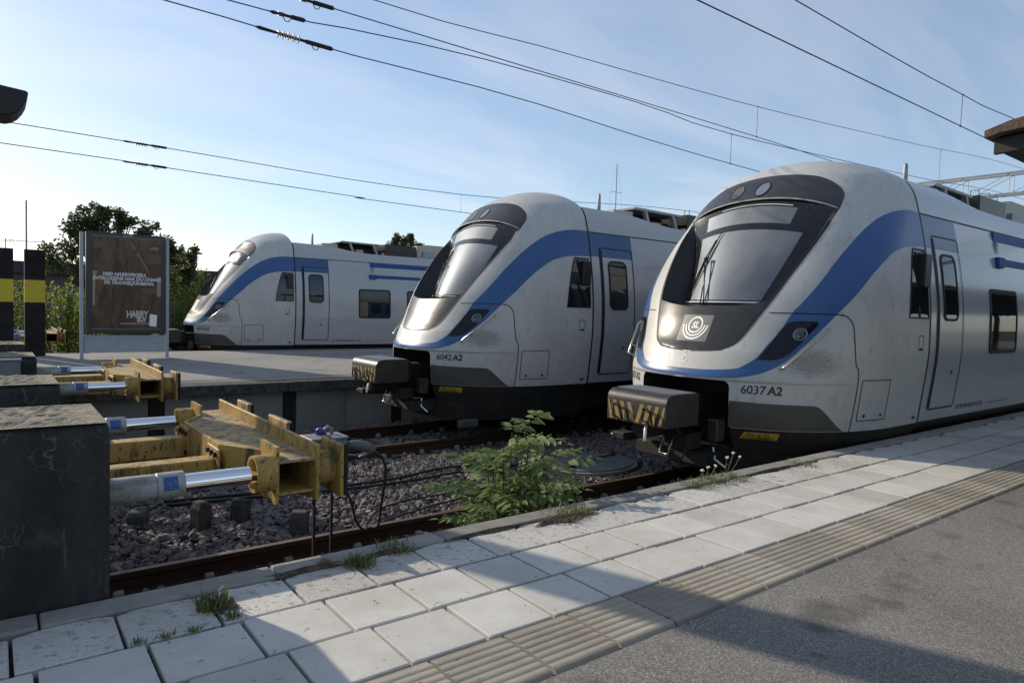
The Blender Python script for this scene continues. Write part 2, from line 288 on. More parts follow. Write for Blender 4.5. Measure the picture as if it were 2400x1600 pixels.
def text_geo(body, size=1, shear=0, bold=0, spacing=1, align='LEFT'):
    cu = bpy.data.curves.new('t', 'FONT'); cu.body = body; cu.size = size; cu.shear = shear; cu.offset = bold; cu.space_character = spacing; cu.align_x = align; cu.resolution_u = 3
    o = bpy.data.objects.new('t', cu); C.objects.link(o); bpy.context.view_layer.update()
    me = o.evaluated_get(bpy.context.evaluated_depsgraph_get()).to_mesh()
    v = [tuple(q.co) for q in me.vertices]; f = [tuple(p.vertices) for p in me.polygons]
    bpy.data.objects.remove(o, do_unlink=True); bpy.data.curves.remove(cu)
    return v, f
def text_on(name, mt, parent, fn, bodies, own=False):
    """bodies: list of (text, u, v, size, shear, bold, align, spacing); fn maps (u, v) to a point"""
    mb = MB()
    for (t, u, v, sz, sh, bo, al, spc) in bodies:
        vs, fs = text_geo(t, sz, sh, bo, spc, al)
        mb.add([fn(u+q[0], v+q[1]) for q in vs], fs)
    o = mb.build(name, mt, parent)
    if own: o['own'] = 1
    return o

def lime_veins(m):
    n, l = m.node_tree.nodes, m.node_tree.links; b = n['Principled BSDF']; src = b.inputs['Base Color'].links[0].from_socket
    tc = n.new('ShaderNodeTexCoord'); dn = n.new('ShaderNodeTexNoise'); dn.inputs['Scale'].default_value = 9; dn.inputs['Detail'].default_value = 4; l.new(tc.outputs['Object'], dn.inputs['Vector'])
    sc_ = n.new('ShaderNodeVectorMath'); sc_.operation = 'SCALE'; sc_.inputs['Scale'].default_value = .16; l.new(dn.outputs['Color'], sc_.inputs[0])
    ad_ = n.new('ShaderNodeVectorMath'); ad_.operation = 'ADD'; l.new(tc.outputs['Object'], ad_.inputs[0]); l.new(sc_.outputs[0], ad_.inputs[1])
    mp = n.new('ShaderNodeMapping'); mp.inputs['Scale'].default_value = (1.3, 1.3, .62); l.new(ad_.outputs[0], mp.inputs[0])
    ab = n.new('ShaderNodeTexVoronoi'); ab.feature = 'DISTANCE_TO_EDGE'; ab.inputs['Scale'].default_value = 7.5; l.new(mp.outputs[0], ab.inputs['Vector'])
    r1 = n.new('ShaderNodeMapRange'); r1.inputs[1].default_value = .004; r1.inputs[2].default_value = .030; r1.inputs[3].default_value = 1; r1.inputs[4].default_value = 0; l.new(ab.outputs['Distance'], r1.inputs[0])
    k = n.new('ShaderNodeTexNoise'); k.inputs['Scale'].default_value = 4.5; k.inputs['Detail'].default_value = 4; l.new(tc.outputs['Object'], k.inputs['Vector'])
    r2 = n.new('ShaderNodeMapRange'); r2.inputs[1].default_value = .47; r2.inputs[2].default_value = .66; l.new(k.outputs['Fac'], r2.inputs[0])
    mu = n.new('ShaderNodeMath'); mu.operation = 'MULTIPLY'; l.new(r1.outputs[0], mu.inputs[0]); l.new(r2.outputs[0], mu.inputs[1])
    mx = n.new('ShaderNodeMix'); mx.data_type = 'RGBA'; l.new(mu.outputs[0], mx.inputs[0]); l.new(src, mx.inputs[6]); mx.inputs[7].default_value = (.135, .13, .12, 1); l.new(mx.outputs[2], b.inputs['Base Color'])
lime_veins(MT['conc_dark'])
def brake_grime(m, centre, scale, amount):
    n, l = m.node_tree.nodes, m.node_tree.links; b = n['Principled BSDF']; src = b.inputs['Base Color'].links[0].from_socket
    tc = n.new('ShaderNodeTexCoord'); mp = n.new('ShaderNodeMapping'); mp.vector_type = 'TEXTURE'; mp.inputs['Location'].default_value = centre; mp.inputs['Scale'].default_value = scale; l.new(tc.outputs['Object'], mp.inputs[0])
    ln = n.new('ShaderNodeVectorMath'); ln.operation = 'LENGTH'; l.new(mp.outputs[0], ln.inputs[0])
    r1 = n.new('ShaderNodeMapRange'); r1.inputs[1].default_value = .1; r1.inputs[2].default_value = 1; r1.inputs[3].default_value = 1; r1.inputs[4].default_value = 0; l.new(ln.outputs['Value'], r1.inputs[0])
    mp2 = n.new('ShaderNodeMapping'); mp2.inputs['Scale'].default_value = (7, 7, 26); mp2.inputs['Rotation'].default_value = (0, R(18), 0); l.new(tc.outputs['Object'], mp2.inputs[0])
    k = n.new('ShaderNodeTexNoise'); k.inputs['Scale'].default_value = 2.2; k.inputs['Detail'].default_value = 7; k.inputs['Roughness'].default_value = .7; l.new(mp2.outputs[0], k.inputs['Vector'])
    ad = n.new('ShaderNodeMath'); ad.operation = 'ADD'; l.new(k.outputs['Fac'], ad.inputs[0]); l.new(r1.outputs[0], ad.inputs[1])
    r2 = n.new('ShaderNodeMapRange'); r2.inputs[1].default_value = .98; r2.inputs[2].default_value = 1.35; r2.inputs[4].default_value = amount; l.new(ad.outputs[0], r2.inputs[0])
    mx = n.new('ShaderNodeMix'); mx.data_type = 'RGBA'; l.new(r2.outputs[0], mx.inputs[0]); l.new(src, mx.inputs[6]); mx.inputs[7].default_value = (.055, .043, .032, 1); l.new(mx.outputs[2], b.inputs['Base Color'])
brake_grime(MT['silver'], (-1.98, -1.28, 1.62), (.62, .7, .34), .45)

def per_object_tone(m, lo, hi):
    n, l = m.node_tree.nodes, m.node_tree.links; b = n['Principled BSDF']; src = b.inputs['Base Color'].links[0].from_socket
    oi = n.new('ShaderNodeObjectInfo'); r = n.new('ShaderNodeMapRange'); r.inputs[3].default_value = lo; r.inputs[4].default_value = hi; l.new(oi.outputs['Random'], r.inputs[0])
    hs = n.new('ShaderNodeHueSaturation'); l.new(r.outputs[0], hs.inputs['Value']); l.new(src, hs.inputs['Color']); l.new(hs.outputs[0], b.inputs['Base Color'])
for k_, a_, b_ in (('slab', .86, 1.06), ('slab_edge', .84, 1.05), ('tactile', .80, 1.12), ('kerb', .8, 1.1), ('sleeper', .75, 1.1), ('plat_wall', .85, 1.1), ('coping', .8, 1.2)): per_object_tone(MT[k_], a_, b_)
def world_stains(m, sc, lo, hi, col):
    n, l = m.node_tree.nodes, m.node_tree.links; b = n['Principled BSDF']; src = b.inputs['Base Color'].links[0].from_socket
    ge = n.new('ShaderNodeNewGeometry'); k = n.new('ShaderNodeTexNoise'); k.inputs['Scale'].default_value = sc; k.inputs['Detail'].default_value = 6; k.inputs['Roughness'].default_value = .62; l.new(ge.outputs['Position'], k.inputs['Vector'])
    r = n.new('ShaderNodeMapRange'); r.inputs[1].default_value = lo; r.inputs[2].default_value = hi; l.new(k.outputs['Fac'], r.inputs[0])
    mx = n.new('ShaderNodeMix'); mx.data_type = 'RGBA'; mx.blend_type = 'MULTIPLY'; l.new(r.outputs[0], mx.inputs[0]); l.new(src, mx.inputs[6]); mx.inputs[7].default_value = (*col, 1); l.new(mx.outputs[2], b.inputs['Base Color'])
for k_ in ('slab', 'slab_edge', 'tactile'):
    world_stains(MT[k_], 1.7, .45, .72, (.78, .76, .72)); world_stains(MT[k_], 23, .64, .70, (.5, .47, .42))
world_stains(MT['asphalt'], .9, .42, .7, (.72, .72, .72)); world_stains(MT['asphalt'], 6, .63, .72, (.55, .55, .55))
world_stains(MT['asphalt2'], .8, .42, .7, (.8, .8, .8))
# ------------------------------------------------------------------ the setting
TR = (5.153, 9.999, 21.482)                     # track centre lines
PZ = .73                                        # platform height above the rail head
g = MB().grid(lambda u, v: (-4000+8000*u, -4000+8000*v, -.34), 8, 8).build('ground', MT['ballast']); tag(g, kind='structure')
b = MB().grid(lambda u, v: (-3+70*u, 3.2+9.0*v, -.255), 60, 10).build('ballast_bed', MT['ballast']); tag(b, kind='structure')
b2 = MB().grid(lambda u, v: (-3+70*u, 19.6+4.4*v, -.17), 30, 4).build('ballast_bed', MT['ballast']); tag(b2, kind='structure')

# near platform: deck, kerb stones, slabs
p1 = MB().box(-30, 70, -60, 3.40, -.33, PZ-.035).build('platform_base', MT['joint']); tag(p1, kind='structure')
wall1 = MB().box(-30, 70, 3.402, 3.50, -.33, PZ-.16).build('platform_wall', MT['coping']); tag(wall1, kind='structure')
as1 = MB()
nx, ny = 60, 30
as1.box(-30, 70, -60, 1.888, PZ-.2, PZ).build('asphalt', MT['asphalt']).name = 'asphalt_pavement'
tag(bpy.data.objects['asphalt_pavement'], kind='structure')
kerb = empty('kerb', (0, 3.4, PZ)); tag(kerb, kind='structure')
x = -3.0
kmesh = None
while x < 40:
    k = MB().box(.004, 1.0-.004, -.008, .152, -.15, .012)
    if kmesh is None:
        o = k.build('kerb_stone', MT['kerb'], kerb, bevel=.012, seg=2); kmesh = o
    else:
        o = kmesh.copy(); C.objects.link(o); o.parent = kerb
    o.location = (x+.15, 0, random.uniform(-.003, .002)); x += 1.0
paving = empty('paving', (0, 0, PZ)); tag(paving, kind='structure')
def slab_proto(name, m, dx, dy):
    o = MB().box(.008, dx-.008, .008, dy-.008, -.04, 0).build(name, m, paving, bevel=.006, seg=2); return o
def slab_worn(dx, dy, k):
    # the kerb row: the corners next to the kerb have crumbled
    n = 7; pts = [(.008, .008), (dx-.008, .008)]
    rr = random.Random(k)
    for i in range(n+1):
        t = i/n; a = .028*abs(2*t-1)**4+rr.uniform(0, .014); pts.append((dx-.006-(dx-.012)*t, dy-.010-a))
    return MB().prism(pts, 'z', -.04, 0).build('slab', MT['slab_edge'], paving, bevel=.005, seg=1)
rows = [(3.02, .375, .79, 'edge'), (2.645, .372, .86, 'mid'), (2.272, .370, .93, 'mid')]
PITCH_X = .3705
for (y0, dy, ph, kind) in rows:
    protos = [slab_worn(PITCH_X, dy, k) for k in range(5)] if kind == 'edge' else [slab_proto('slab', MT['slab'], PITCH_X, dy)]
    n0 = int((-2.0-ph)/PITCH_X)-1; used = set()
    for i in range(n0, n0+46):
        pi = (i*7+3) % len(protos); pr = protos[pi]
        if pi in used: o = pr.copy(); C.objects.link(o)
        else: o = pr; used.add(pi)
        o.parent = paving; o.location = (ph+i*PITCH_X, y0, random.uniform(-.003, .003)); o.rotation_euler = (R(random.uniform(-.4, .4)), R(random.uniform(-.4, .4)), R(random.uniform(-.15, .15)))
far_slabs = MB().box(15, 70, 2.275, 3.39, -.04, -.001).build('slab_run', MT['slab'], paving); tag(far_slabs, kind='stuff')
# tactile slabs with long ridges
prof = [(.004, -.04)]; NR = 7
for i in range(NR):
    c = .03+(i+.5)*(.372-.045)/NR; w = .019
    prof += [(c-w, -.0042), (c-w*.55, -.0008), (c, .0004), (c+w*.55, -.0008), (c+w, -.0042)]
prof += [(.370, -.0042), (.370, -.04)]
prof = [(p[0], p[1]) for p in prof]
tp = None
n0 = int((-2-1.73)/.3655)-1
for i in range(n0, n0+47):
    if tp is None: tp = o = MB().prism([(q[0], q[1]) for q in prof][::-1], 'x', .007, .3655-.007).build('tactile_slab', MT['tactile'], paving)
    else: o = tp.copy(); C.objects.link(o); o.parent = paving
    o.location = (1.73+i*.3655, 1.892, random.uniform(-.002, .002))
far_t = MB().box(15.1, 70, 1.892, 2.262, -.04, -.003).build('slab_run', MT['tactile'], paving); tag(far_t, kind='stuff')

# far platform between the second and third tracks
p2 = MB().box(-30, 70, 12.60, 19.72, -.33, PZ).build('far_platform', MT['asphalt2']); tag(p2, kind='structure')
p2b = MB().box(-30, 70, 12.0, 12.598, -.33, PZ-.03).build('far_platform_edge_bed', MT['joint']); tag(p2b, kind='structure')
fpv = empty('far_paving', (0, 0, PZ)); tag(fpv, kind='structure')
tp2 = None
for i in range(60):
    if tp2 is None: tp2 = o = MB().prism([(q[0]*1.24, q[1]*1.6) for q in prof][::-1], 'x', .004, .446).build('tactile_slab', MT['tactile'], fpv)
    else: o = tp2.copy(); C.objects.link(o); o.parent = fpv
    o.location = (-3+i*.45, 12.13, 0)
cop = empty('platform_coping', (0, 11.72, PZ)); tag(cop, kind='structure'); cm = None
for i in range(14):
    if cm is None: cm = o = MB().box(.004, 2.496, 0, .40, -.17, .004).build('coping_stone', MT['coping'], cop, bevel=.015, seg=2)
    else: o = cm.copy(); C.objects.link(o); o.parent = cop
    o.location = (-5.9+i*2.5, 0, random.uniform(-.004, .004))
pw = empty('far_platform_wall', (0, 11.9, 0)); tag(pw, kind='structure')
MB().box(-30, 70, .06, .12, -.33, .56).build('backing_wall', MT['black'], pw)
pm = None; cmm = None
xs_p = [-2.2+i*2.13 for i in range(14)]
for i, xx in enumerate(xs_p):
    for (o0, o1) in ((.12, 1.06), (1.07, 2.01)):
        MB().box(o0, o1, 0, .058, -.33, .555).build('wall_panel', MT['plat_wall'], pw, bevel=.006).location = (xx, 0, 0)
    MB().box(-.10, .10, .02, .058, -.33, .55).build('column', MT['under'], pw).location = (xx, 0, 0)
p2w = MB().box(-30, 70, 19.722, 19.80, -.33, PZ-.01).build('platform_wall', MT['coping']); tag(p2w, kind='structure')
line2 = MB().box(-5, 40, 18.55, 18.63, PZ+.002, PZ+.004).build('painted_line', MT['slab']); tag(line2, kind='structure')
conc = MB().box(-30, -1.25, 3.52, 40, -.33, PZ-.004).build('concourse', MT['asphalt2']); tag(conc, kind='structure')
bank = MB().grid(lambda u, v: (-30+120*u, 24+60*v, .05+.35*math.sin(9*u)*v), 30, 10).build('far_bank', MT['soil']); tag(bank, kind='structure')

# tracks
RAIL = [(-.075, -.172), (.075, -.172), (.075, -.160), (.012, -.145), (.009, -.060), (.036, -.040), (.036, -.006), (.030, 0), (-.030, 0), (-.036, -.006), (-.036, -.040), (-.009, -.060), (-.012, -.145), (-.075, -.160)]
def track(yc_, x0, x1, label):
    t = empty('railway_track', (0, yc_, 0)); tag(t, label, 'track', 'railway tracks')
    for sgn in (-1, 1):
        r = MB().prism([(q[0], q[1]) for q in RAIL][::-1], 'x', x0, x1).build('rail', MT['rail'], t); r.location = (0, sgn*.7535, 0)
        h = MB().box(x0, x1, -.029, .029, -.001, .0015).build('rail_head', MT['rail_top'], r)
    sp = cl = None; i = 0; xx = x0+.3
    while xx < min(x1, 26):
        if sp is None:
            sp = o = MB().prism([(-1.25, -.40), (1.25, -.40), (1.25, -.20), (1.22, -.175), (.45, -.185), (.4, -.21), (-.4, -.21), (-.45, -.185), (-1.22, -.175), (-1.25, -.20)], 'x', -.13, .13).build('sleeper', MT['sleeper'], t, bevel=.01)
        else: o = sp.copy(); C.objects.link(o); o.parent = t
        o.location = (xx, random.uniform(-.02, .02), -.004); o.rotation_euler = (0, 0, R(random.uniform(-.6, .6)))
        for yy in (-.7535-.105, -.7535+.105, .7535-.105, .7535+.105):
            if cl is None: cl = c_ = MB().prism([(-.035, -.175), (.035, -.175), (.035, -.125), (.012, -.10), (-.03, -.115)], 'x', -.035, .035).build('rail_clip', MT['sleeper'], t, bevel=.006)
            else: c_ = cl.copy(); C.objects.link(c_); c_.parent = t
            c_.location = (xx, yy, 0); c_.rotation_euler = (0, 0, 0 if (abs(yy) < .7535) == (yy > 0) else math.pi)
        xx += .65; i += 1
track(TR[0], .45, 60, 'rusty railway track beside the white slab platform, under the nearest train')
track(TR[1], .45, 60, 'rusty railway track along the concrete wall of the far platform, under the middle train')
track(TR[2], .45, 60, 'railway track beyond the far platform, under the farthest train')

# ballast stones
def stones(name, label, n, xr, yr, zf, smin, smax, m, seed):
    rg = np.random.default_rng(seed)
    ph = (1+5**.5)/2
    iv = np.array([(-1,ph,0),(1,ph,0),(-1,-ph,0),(1,-ph,0),(0,-1,ph),(0,1,ph),(0,-1,-ph),(0,1,-ph),(ph,0,-1),(ph,0,1),(-ph,0,-1),(-ph,0,1)], float)/1.9
    fc = np.array([(0,11,5),(0,5,1),(0,1,7),(0,7,10),(0,10,11),(1,5,9),(5,11,4),(11,10,2),(10,7,6),(7,1,8),(3,9,4),(3,4,2),(3,2,6),(3,6,8),(3,8,9),(4,9,5),(2,4,11),(6,2,10),(8,6,7),(9,8,1)])
    px = rg.uniform(*xr, n); py = rg.uniform(*yr, n)
    keep = np.ones(n, bool)
    for ty in TR[:2]:
        for s in (-1, 1): keep &= np.abs(py-(ty+s*.7535)) > .085
    keep &= ((px-7.02)**2/.80**2+(py-7.12)**2/.62**2) > 1.1
    d_ = (px-.75) % .65; keep &= ~(((d_ < .15) | (d_ > .50)) & (np.abs(py-TR[1]) < 1.22) & (np.abs(py-TR[1]) > .3))
    px, py = px[keep], py[keep]; k = len(px)
    sz = rg.uniform(smin, smax, k)*np.where(rg.random(k) < .12, 1.35, 1)
    sc = rg.uniform(.5, 1.35, (k, 3))*sz[:, None]; sc[:, 2] *= .75
    V = iv[None]*(1+rg.uniform(-.48, .38, (k, 12, 1)))*sc[:, None, :]
    a = rg.uniform(0, 2*np.pi, k); t = rg.normal(0, .5, k)
    y1 = V[:, :, 1]*np.cos(t)[:, None]-V[:, :, 2]*np.sin(t)[:, None]; z1 = V[:, :, 1]*np.sin(t)[:, None]+V[:, :, 2]*np.cos(t)[:, None]
    x2 = V[:, :, 0]*np.cos(a)[:, None]-y1*np.sin(a)[:, None]; y2 = V[:, :, 0]*np.sin(a)[:, None]+y1*np.cos(a)[:, None]
    pz = zf(px, py)+rg.uniform(-.012, .018, k)
    P = np.stack([x2+px[:, None], y2+py[:, None], z1+pz[:, None]], -1).reshape(-1, 3)
    F = (fc[None]+(np.arange(k)*12)[:, None, None]).reshape(-1, 3)
    o = np_mesh(name, P, F, m); tag(o, label, 'gravel', kind='stuff'); return o
def stonemat():
    m = bpy.data.materials.new('ballast_stone'); m.use_nodes = True; n, l = m.node_tree.nodes, m.node_tree.links; b = n['Principled BSDF']; b.inputs['Roughness'].default_value = .85; b.inputs['Specular IOR Level'].default_value = .3
    ge = n.new('ShaderNodeNewGeometry'); rp = n.new('ShaderNodeValToRGB'); l.new(ge.outputs['Random Per Island'], rp.inputs[0]); e = rp.color_ramp.elements
    e[0].position = 0; e[0].color = (.085, .067, .066, 1); e[1].position = 1; e[1].color = (.31, .265, .25, 1)
    for p_, c_ in ((.25, (.165, .128, .122, 1)), (.5, (.15, .128, .122, 1)), (.75, (.205, .16, .148, 1)), (.9, (.19, .175, .17, 1))):
        q = e.new(p_); q.color = c_
    l.new(rp.outputs[0], b.inputs['Base Color'])
    tc = n.new('ShaderNodeTexCoord'); nz = n.new('ShaderNodeTexNoise'); nz.inputs['Scale'].default_value = 90; l.new(tc.outputs['Object'], nz.inputs['Vector']); bp = n.new('ShaderNodeBump'); bp.inputs['Strength'].default_value = .4; bp.inputs['Distance'].default_value = .01; l.new(nz.outputs['Fac'], bp.inputs['Height']); l.new(bp.outputs[0], b.inputs['Normal'])
    return m
MT['stone'] = stonemat()
def zf(x, y):
    z = np.full_like(x, -.165)
    for ty in TR[:2]: z -= .035*(np.abs(y-ty) < .66)          # a little lower between the rails
    d = np.minimum.reduce([np.abs(((x-.45-.3) % .65)-.0), .65-np.abs(((x-.45-.3) % .65))])
    on = (d < .12) & ((np.abs(y-TR[0]) < 1.2) | (np.abs(y-TR[1]) < 1.2))
    return z-.03*on
stones('ballast_stones', 'loose reddish grey ballast stones between the rails', 27000, (.3, 11), (3.5, 11.8), zf, .027, .047, MT['stone'], 3)
stones('ballast_stones', 'fine darker ballast filling between the larger stones', 16000, (.3, 9), (3.5, 9.5), lambda x, y: zf(x, y)+.006, .012, .022, MT['stone'], 5)
# ------------------------------------------------------------------ trains: one prototype, local origin at the seam behind the cab, x backwards
def pchip(xs, ys):
    n = len(xs); h = [xs[i+1]-xs[i] for i in range(n-1)]; d = [(ys[i+1]-ys[i])/h[i] for i in range(n-1)]
    m = [d[0]]+[0.0]*(n-2)+[d[-1]]
    for i in range(1, n-1):
        if d[i-1]*d[i] > 0:
            w1 = 2*h[i]+h[i-1]; w2 = h[i]+2*h[i-1]; m[i] = (w1+w2)/(w1/d[i-1]+w2/d[i])
    def f(x):
        if x <= xs[0]: return ys[0]
        if x >= xs[-1]: return ys[-1]
        i = 0
        while x > xs[i+1]: i += 1
        t = (x-xs[i])/h[i]; a = t*t; b = a*t
        return (2*b-3*a+1)*ys[i]+(b-2*a+t)*h[i]*m[i]+(-2*b+3*a)*ys[i+1]+(b-a)*h[i]*m[i+1]
    return f
X0 = pchip([.25, .6, .86, 1.2, 1.42, 1.55, 1.7, 1.83, 2.11, 2.34, 2.72, 3.05, 3.34, 3.54, 3.69, 3.79, 3.92, 4.11, 4.22, 4.27],
           [-2.45, -2.55, -2.63, -2.67, -2.66, -2.60, -2.53, -2.45, -2.31, -2.19, -1.95, -1.72, -1.50, -1.36, -1.22, -1.13, -1.01, -.70, -.38, -.06])
WW = pchip([.25, .6, .86, 1.1, 1.4, 1.8, 2.15, 2.6, 3.03, 3.45, 3.7, 3.88, 4.0, 4.13, 4.22, 4.27],
           [1.40, 1.50, 1.58, 1.61, 1.645, 1.675, 1.67, 1.63, 1.56, 1.47, 1.40, 1.28, 1.09, .78, .42, .05])
XS = pchip([.25, .86, 1.6, 2.1, 2.4, 3.0, 3.6, 4.0, 4.27], [-.7, -.7, -.72, -.85, -.88, -.6, -.15, -.02, -.001])
PQ = 2.2
def pt(s, z, side):
    x0, w, xs = X0(z), WW(z), XS(z)
    if s >= 1: return Vector((xs*(2-s), side*w, z))
    a = max(0, s)*math.pi/2
    return Vector((xs-(xs-x0)*max(0, math.cos(a))**(2/PQ), side*w*math.sin(a)**(2/PQ), z))
def SP(s, z, side=-1, off=0):
    if s < 0: s, side = -s, -side
    p = pt(s, z, side)
    if not off: return p
    e = .004
    sa, sb = max(0.0, s-e), s+e
    ts = pt(sb, z, side)-pt(sa, z, side)
    tz = pt(s, min(4.268, z+e), side)-pt(s, max(.25, z-e), side)
    n = ts.cross(tz)*(-side)
    if n.length < 1e-9: return p
    n.normalize()
    c = Vector((p.x+.6, p.y*.75, p.z-.15*(p.z-2)))-p
    if n.dot(c) > 0: n = -n
    if s < .02: n.y *= s/.02
    return p+n.normalized()*off
def s_of(x, y, z):
    x0, w, xs = X0(z), WW(z), XS(z)
    if x >= xs: return 1+(x-xs)/max(1e-6, -xs)
    u = max(0, (xs-x)/(xs-x0)); v = abs(y)/w
    return math.atan2(v**(PQ/2), u**(PQ/2))/(math.pi/2)
def map_xz(x, z, side, off=0):                  # point of the side wall
    if x >= 0:
        e = .01; dw = (WW(z+e)-WW(z-e))/(2*e); n = math.hypot(1, dw)
        return Vector((x, side*(WW(z)+off/n), z-off*dw/n))
    x0, xs = X0(z), XS(z)
    if x >= xs: s = 1+(x-xs)/-xs
    else: s = math.acos(min(1, ((xs-x)/(xs-x0))**(PQ/2)))*2/math.pi
    return SP(s, z, side, off)
def map_yz(y, z, off=0):                        # point of the front
    v = min(1, abs(y)/WW(z)); return SP(math.asin(v**(PQ/2))*2/math.pi, z, -1 if y <= 0 else 1, off)
def catmull(P, n):
    P = [Vector(p) for p in P]; out = []
    L = [0]
    for a, b in zip(P, P[1:]): L.append(L[-1]+(b-a).length)
    for k in range(n+1):
        d = L[-1]*k/n; i = 0
        while i < len(P)-2 and d > L[i+1]: i += 1
        t = (d-L[i])/(L[i+1]-L[i]); p0, p1, p2, p3 = P[max(i-1, 0)], P[i], P[i+1], P[min(i+2, len(P)-1)]
        out.append(.5*((2*p1)+(p2-p0)*t+(2*p0-5*p1+4*p2-p3)*t*t+(3*p1-p0-3*p2+p3)*t**3))
    return out
def on_s(p, side, off=0):
    return SP(s_of(p.x, p.y, p.z), p.z, side, off)
def rail_patch(mb, A, B, side, off, M=60, N=8):
    a = catmull(A, M); b = catmull(B, M)
    def fn(u, v):
        i = min(M, int(round(u*M))); q = a[i].lerp(b[i], v); return on_s(q, side, off)
    return mb.grid(fn, M, N, flip=(side > 0))
def rrect(x0, x1, z0, z1, r, n=4):
    o = []
    for (cx, cz, a0) in ((x1-r, z1-r, 0), (x0+r, z1-r, 90), (x0+r, z0+r, 180), (x1-r, z0+r, 270)):
        for k in range(n+1):
            a = R(a0+90*k/n); o.append((cx+r*math.cos(a), cz+r*math.sin(a)))
    return o
def dens(loop, m=4):
    o = []
    for i, p in enumerate(loop):
        q = loop[(i+1) % len(loop)]; L = math.hypot(q[0]-p[0], q[1]-p[1]); k = max(1, int(L/.12))
        for j in range(k): t = j/k; o.append((p[0]+(q[0]-p[0])*t, p[1]+(q[1]-p[1])*t))
    return o
def inset(loop, d):
    cx = sum(p[0] for p in loop)/len(loop); cz = sum(p[1] for p in loop)/len(loop); n = len(loop); o = []
    for i in range(n):
        a, b = loop[i-1], loop[(i+1) % n]; tx, tz = b[0]-a[0], b[1]-a[1]; L = math.hypot(tx, tz) or 1; nx_, nz_ = -tz/L, tx/L
        if (cx-loop[i][0])*nx_+(cz-loop[i][1])*nz_ < 0: nx_, nz_ = -nx_, -nz_
        o.append((loop[i][0]+nx_*d, loop[i][1]+nz_*d))
    return o
def loop_patch(mb, loop, fn, off, rings=5):
    n = len(loop); cx = sum(p[0] for p in loop)/n; cz = sum(p[1] for p in loop)/n; vs = []; fs = []
    for k in range(rings):
        t = 1-k/rings
        vs += [fn(cx+(p[0]-cx)*t, cz+(p[1]-cz)*t, off) for p in loop]
    vs.append(fn(cx, cz, off))
    for k in range(rings-1):
        for i in range(n): fs.append((k*n+i, k*n+(i+1) % n, (k+1)*n+(i+1) % n, (k+1)*n+i))
    for i in range(n): fs.append(((rings-1)*n+i, (rings-1)*n+(i+1) % n, len(vs)-1))
    return mb.add(vs, fs)
def loop_ring(mb, outer, inner, fn, oa, ob):
    n = len(outer); vs = [fn(*p, oa) for p in outer]+[fn(*p, ob) for p in inner]
    return mb.add(vs, [(i, (i+1) % n, n+(i+1) % n, n+i) for i in range(n)])
def framed(mb, loop, w, fn, o0, o1):            # raised frame with outer and inner walls
    a = loop; b = inset(loop, w)
    loop_ring(mb, a, a, fn, o0, o1); loop_ring(mb, a, b, fn, o1, o1); loop_ring(mb, b, b, fn, o1, o0); return b
def surf_strip(mb, P, w, side, off, M=40):      # a thin ribbon along 3d points on the nose
    c = catmull(P, M); vs = []; fs = []
    for i in range(M+1):
        t = c[min(i+1, M)]-c[max(i-1, 0)]; p = on_s(c[i], side, off); q = on_s(c[i], side, off+.02); n = (q-p).normalized()
        t = Vector((t.x, t.y if side < 0 else -t.y, t.z)); d = n.cross(t).normalized()*w/2
        vs += [p+d, p-d]
    for i in range(M): fs.append((2*i, 2*i+1, 2*i+3, 2*i+2))
    return mb.add(vs, fs)
def path_strip(mb, loop, w, fn, off, closed=True): # ribbon along a 2d path mapped by fn
    n = len(loop); vs = []; fs = []
    for i in range(n):
        a = loop[i-1] if closed or i > 0 else loop[i]; b = loop[(i+1) % n] if closed or i < n-1 else loop[i]
        tx, tz = b[0]-a[0], b[1]-a[1]; L = math.hypot(tx, tz) or 1; nx_, nz_ = -tz/L*w/2, tx/L*w/2; p = loop[i]
        vs += [fn(p[0]+nx_, p[1]+nz_, off), fn(p[0]-nx_, p[1]-nz_, off)]
    for i in range(n if closed else n-1): j = (i+1) % n; fs.append((2*i, 2*i+1, 2*j+1, 2*j))
    return mb.add(vs, fs)

S_E = pchip([1.70, 1.704, 1.73, 1.80, 1.95, 2.15, 2.29, 2.37, 2.57, 2.80, 3.04, 3.26, 3.46, 3.58, 3.66, 3.77, 3.87, 3.93, 3.955, 3.962],
            [0, .035, .142, .196, .231, .268, .296, .311, .345, .385, .427, .460, .488, .494, .476, .42, .334, .205, .075, 0])
def coupler_edge(z):                            # half width (as s) of the coupler opening
    if z > 1.385: return 0
    y = .63
    if z > 1.31: y = .63-.07+math.sqrt(max(0, .075**2-(z-1.31)**2))*.93
    return math.asin(min(1, (y/WW(z)))**(PQ/2))*2/math.pi
def edge(z):
    if z < 1.386: return coupler_edge(z)
    if 1.70 < z < 3.962: return S_E(z)
    return 0
ZR = sorted(set([.86+.04*i for i in range(12)]+[1.31, 1.33, 1.35, 1.365, 1.377, 1.3845, 1.3855, 1.42, 1.47, 1.52, 1.57, 1.62, 1.67, 1.699, 1.701, 1.704, 1.71, 1.72, 1.735, 1.76]
                + [1.80+.06*i for i in range(31)]+[3.64, 3.68, 3.72, 3.76, 3.80, 3.84, 3.87, 3.90, 3.92, 3.935, 3.945, 3.953, 3.958, 3.961, 3.963, 4.0, 4.03, 4.06, 4.09, 4.12, 4.15, 4.18, 4.205, 4.225, 4.24, 4.252, 4.262, 4.268]))
train = empty('train', (9.113, TR[0], 0))
def P_(name, mb, m, parent=None, smooth=False, **k):
    return mb.build(name, MT[m] if isinstance(m, str) else m, parent or train, smooth=smooth, **k)
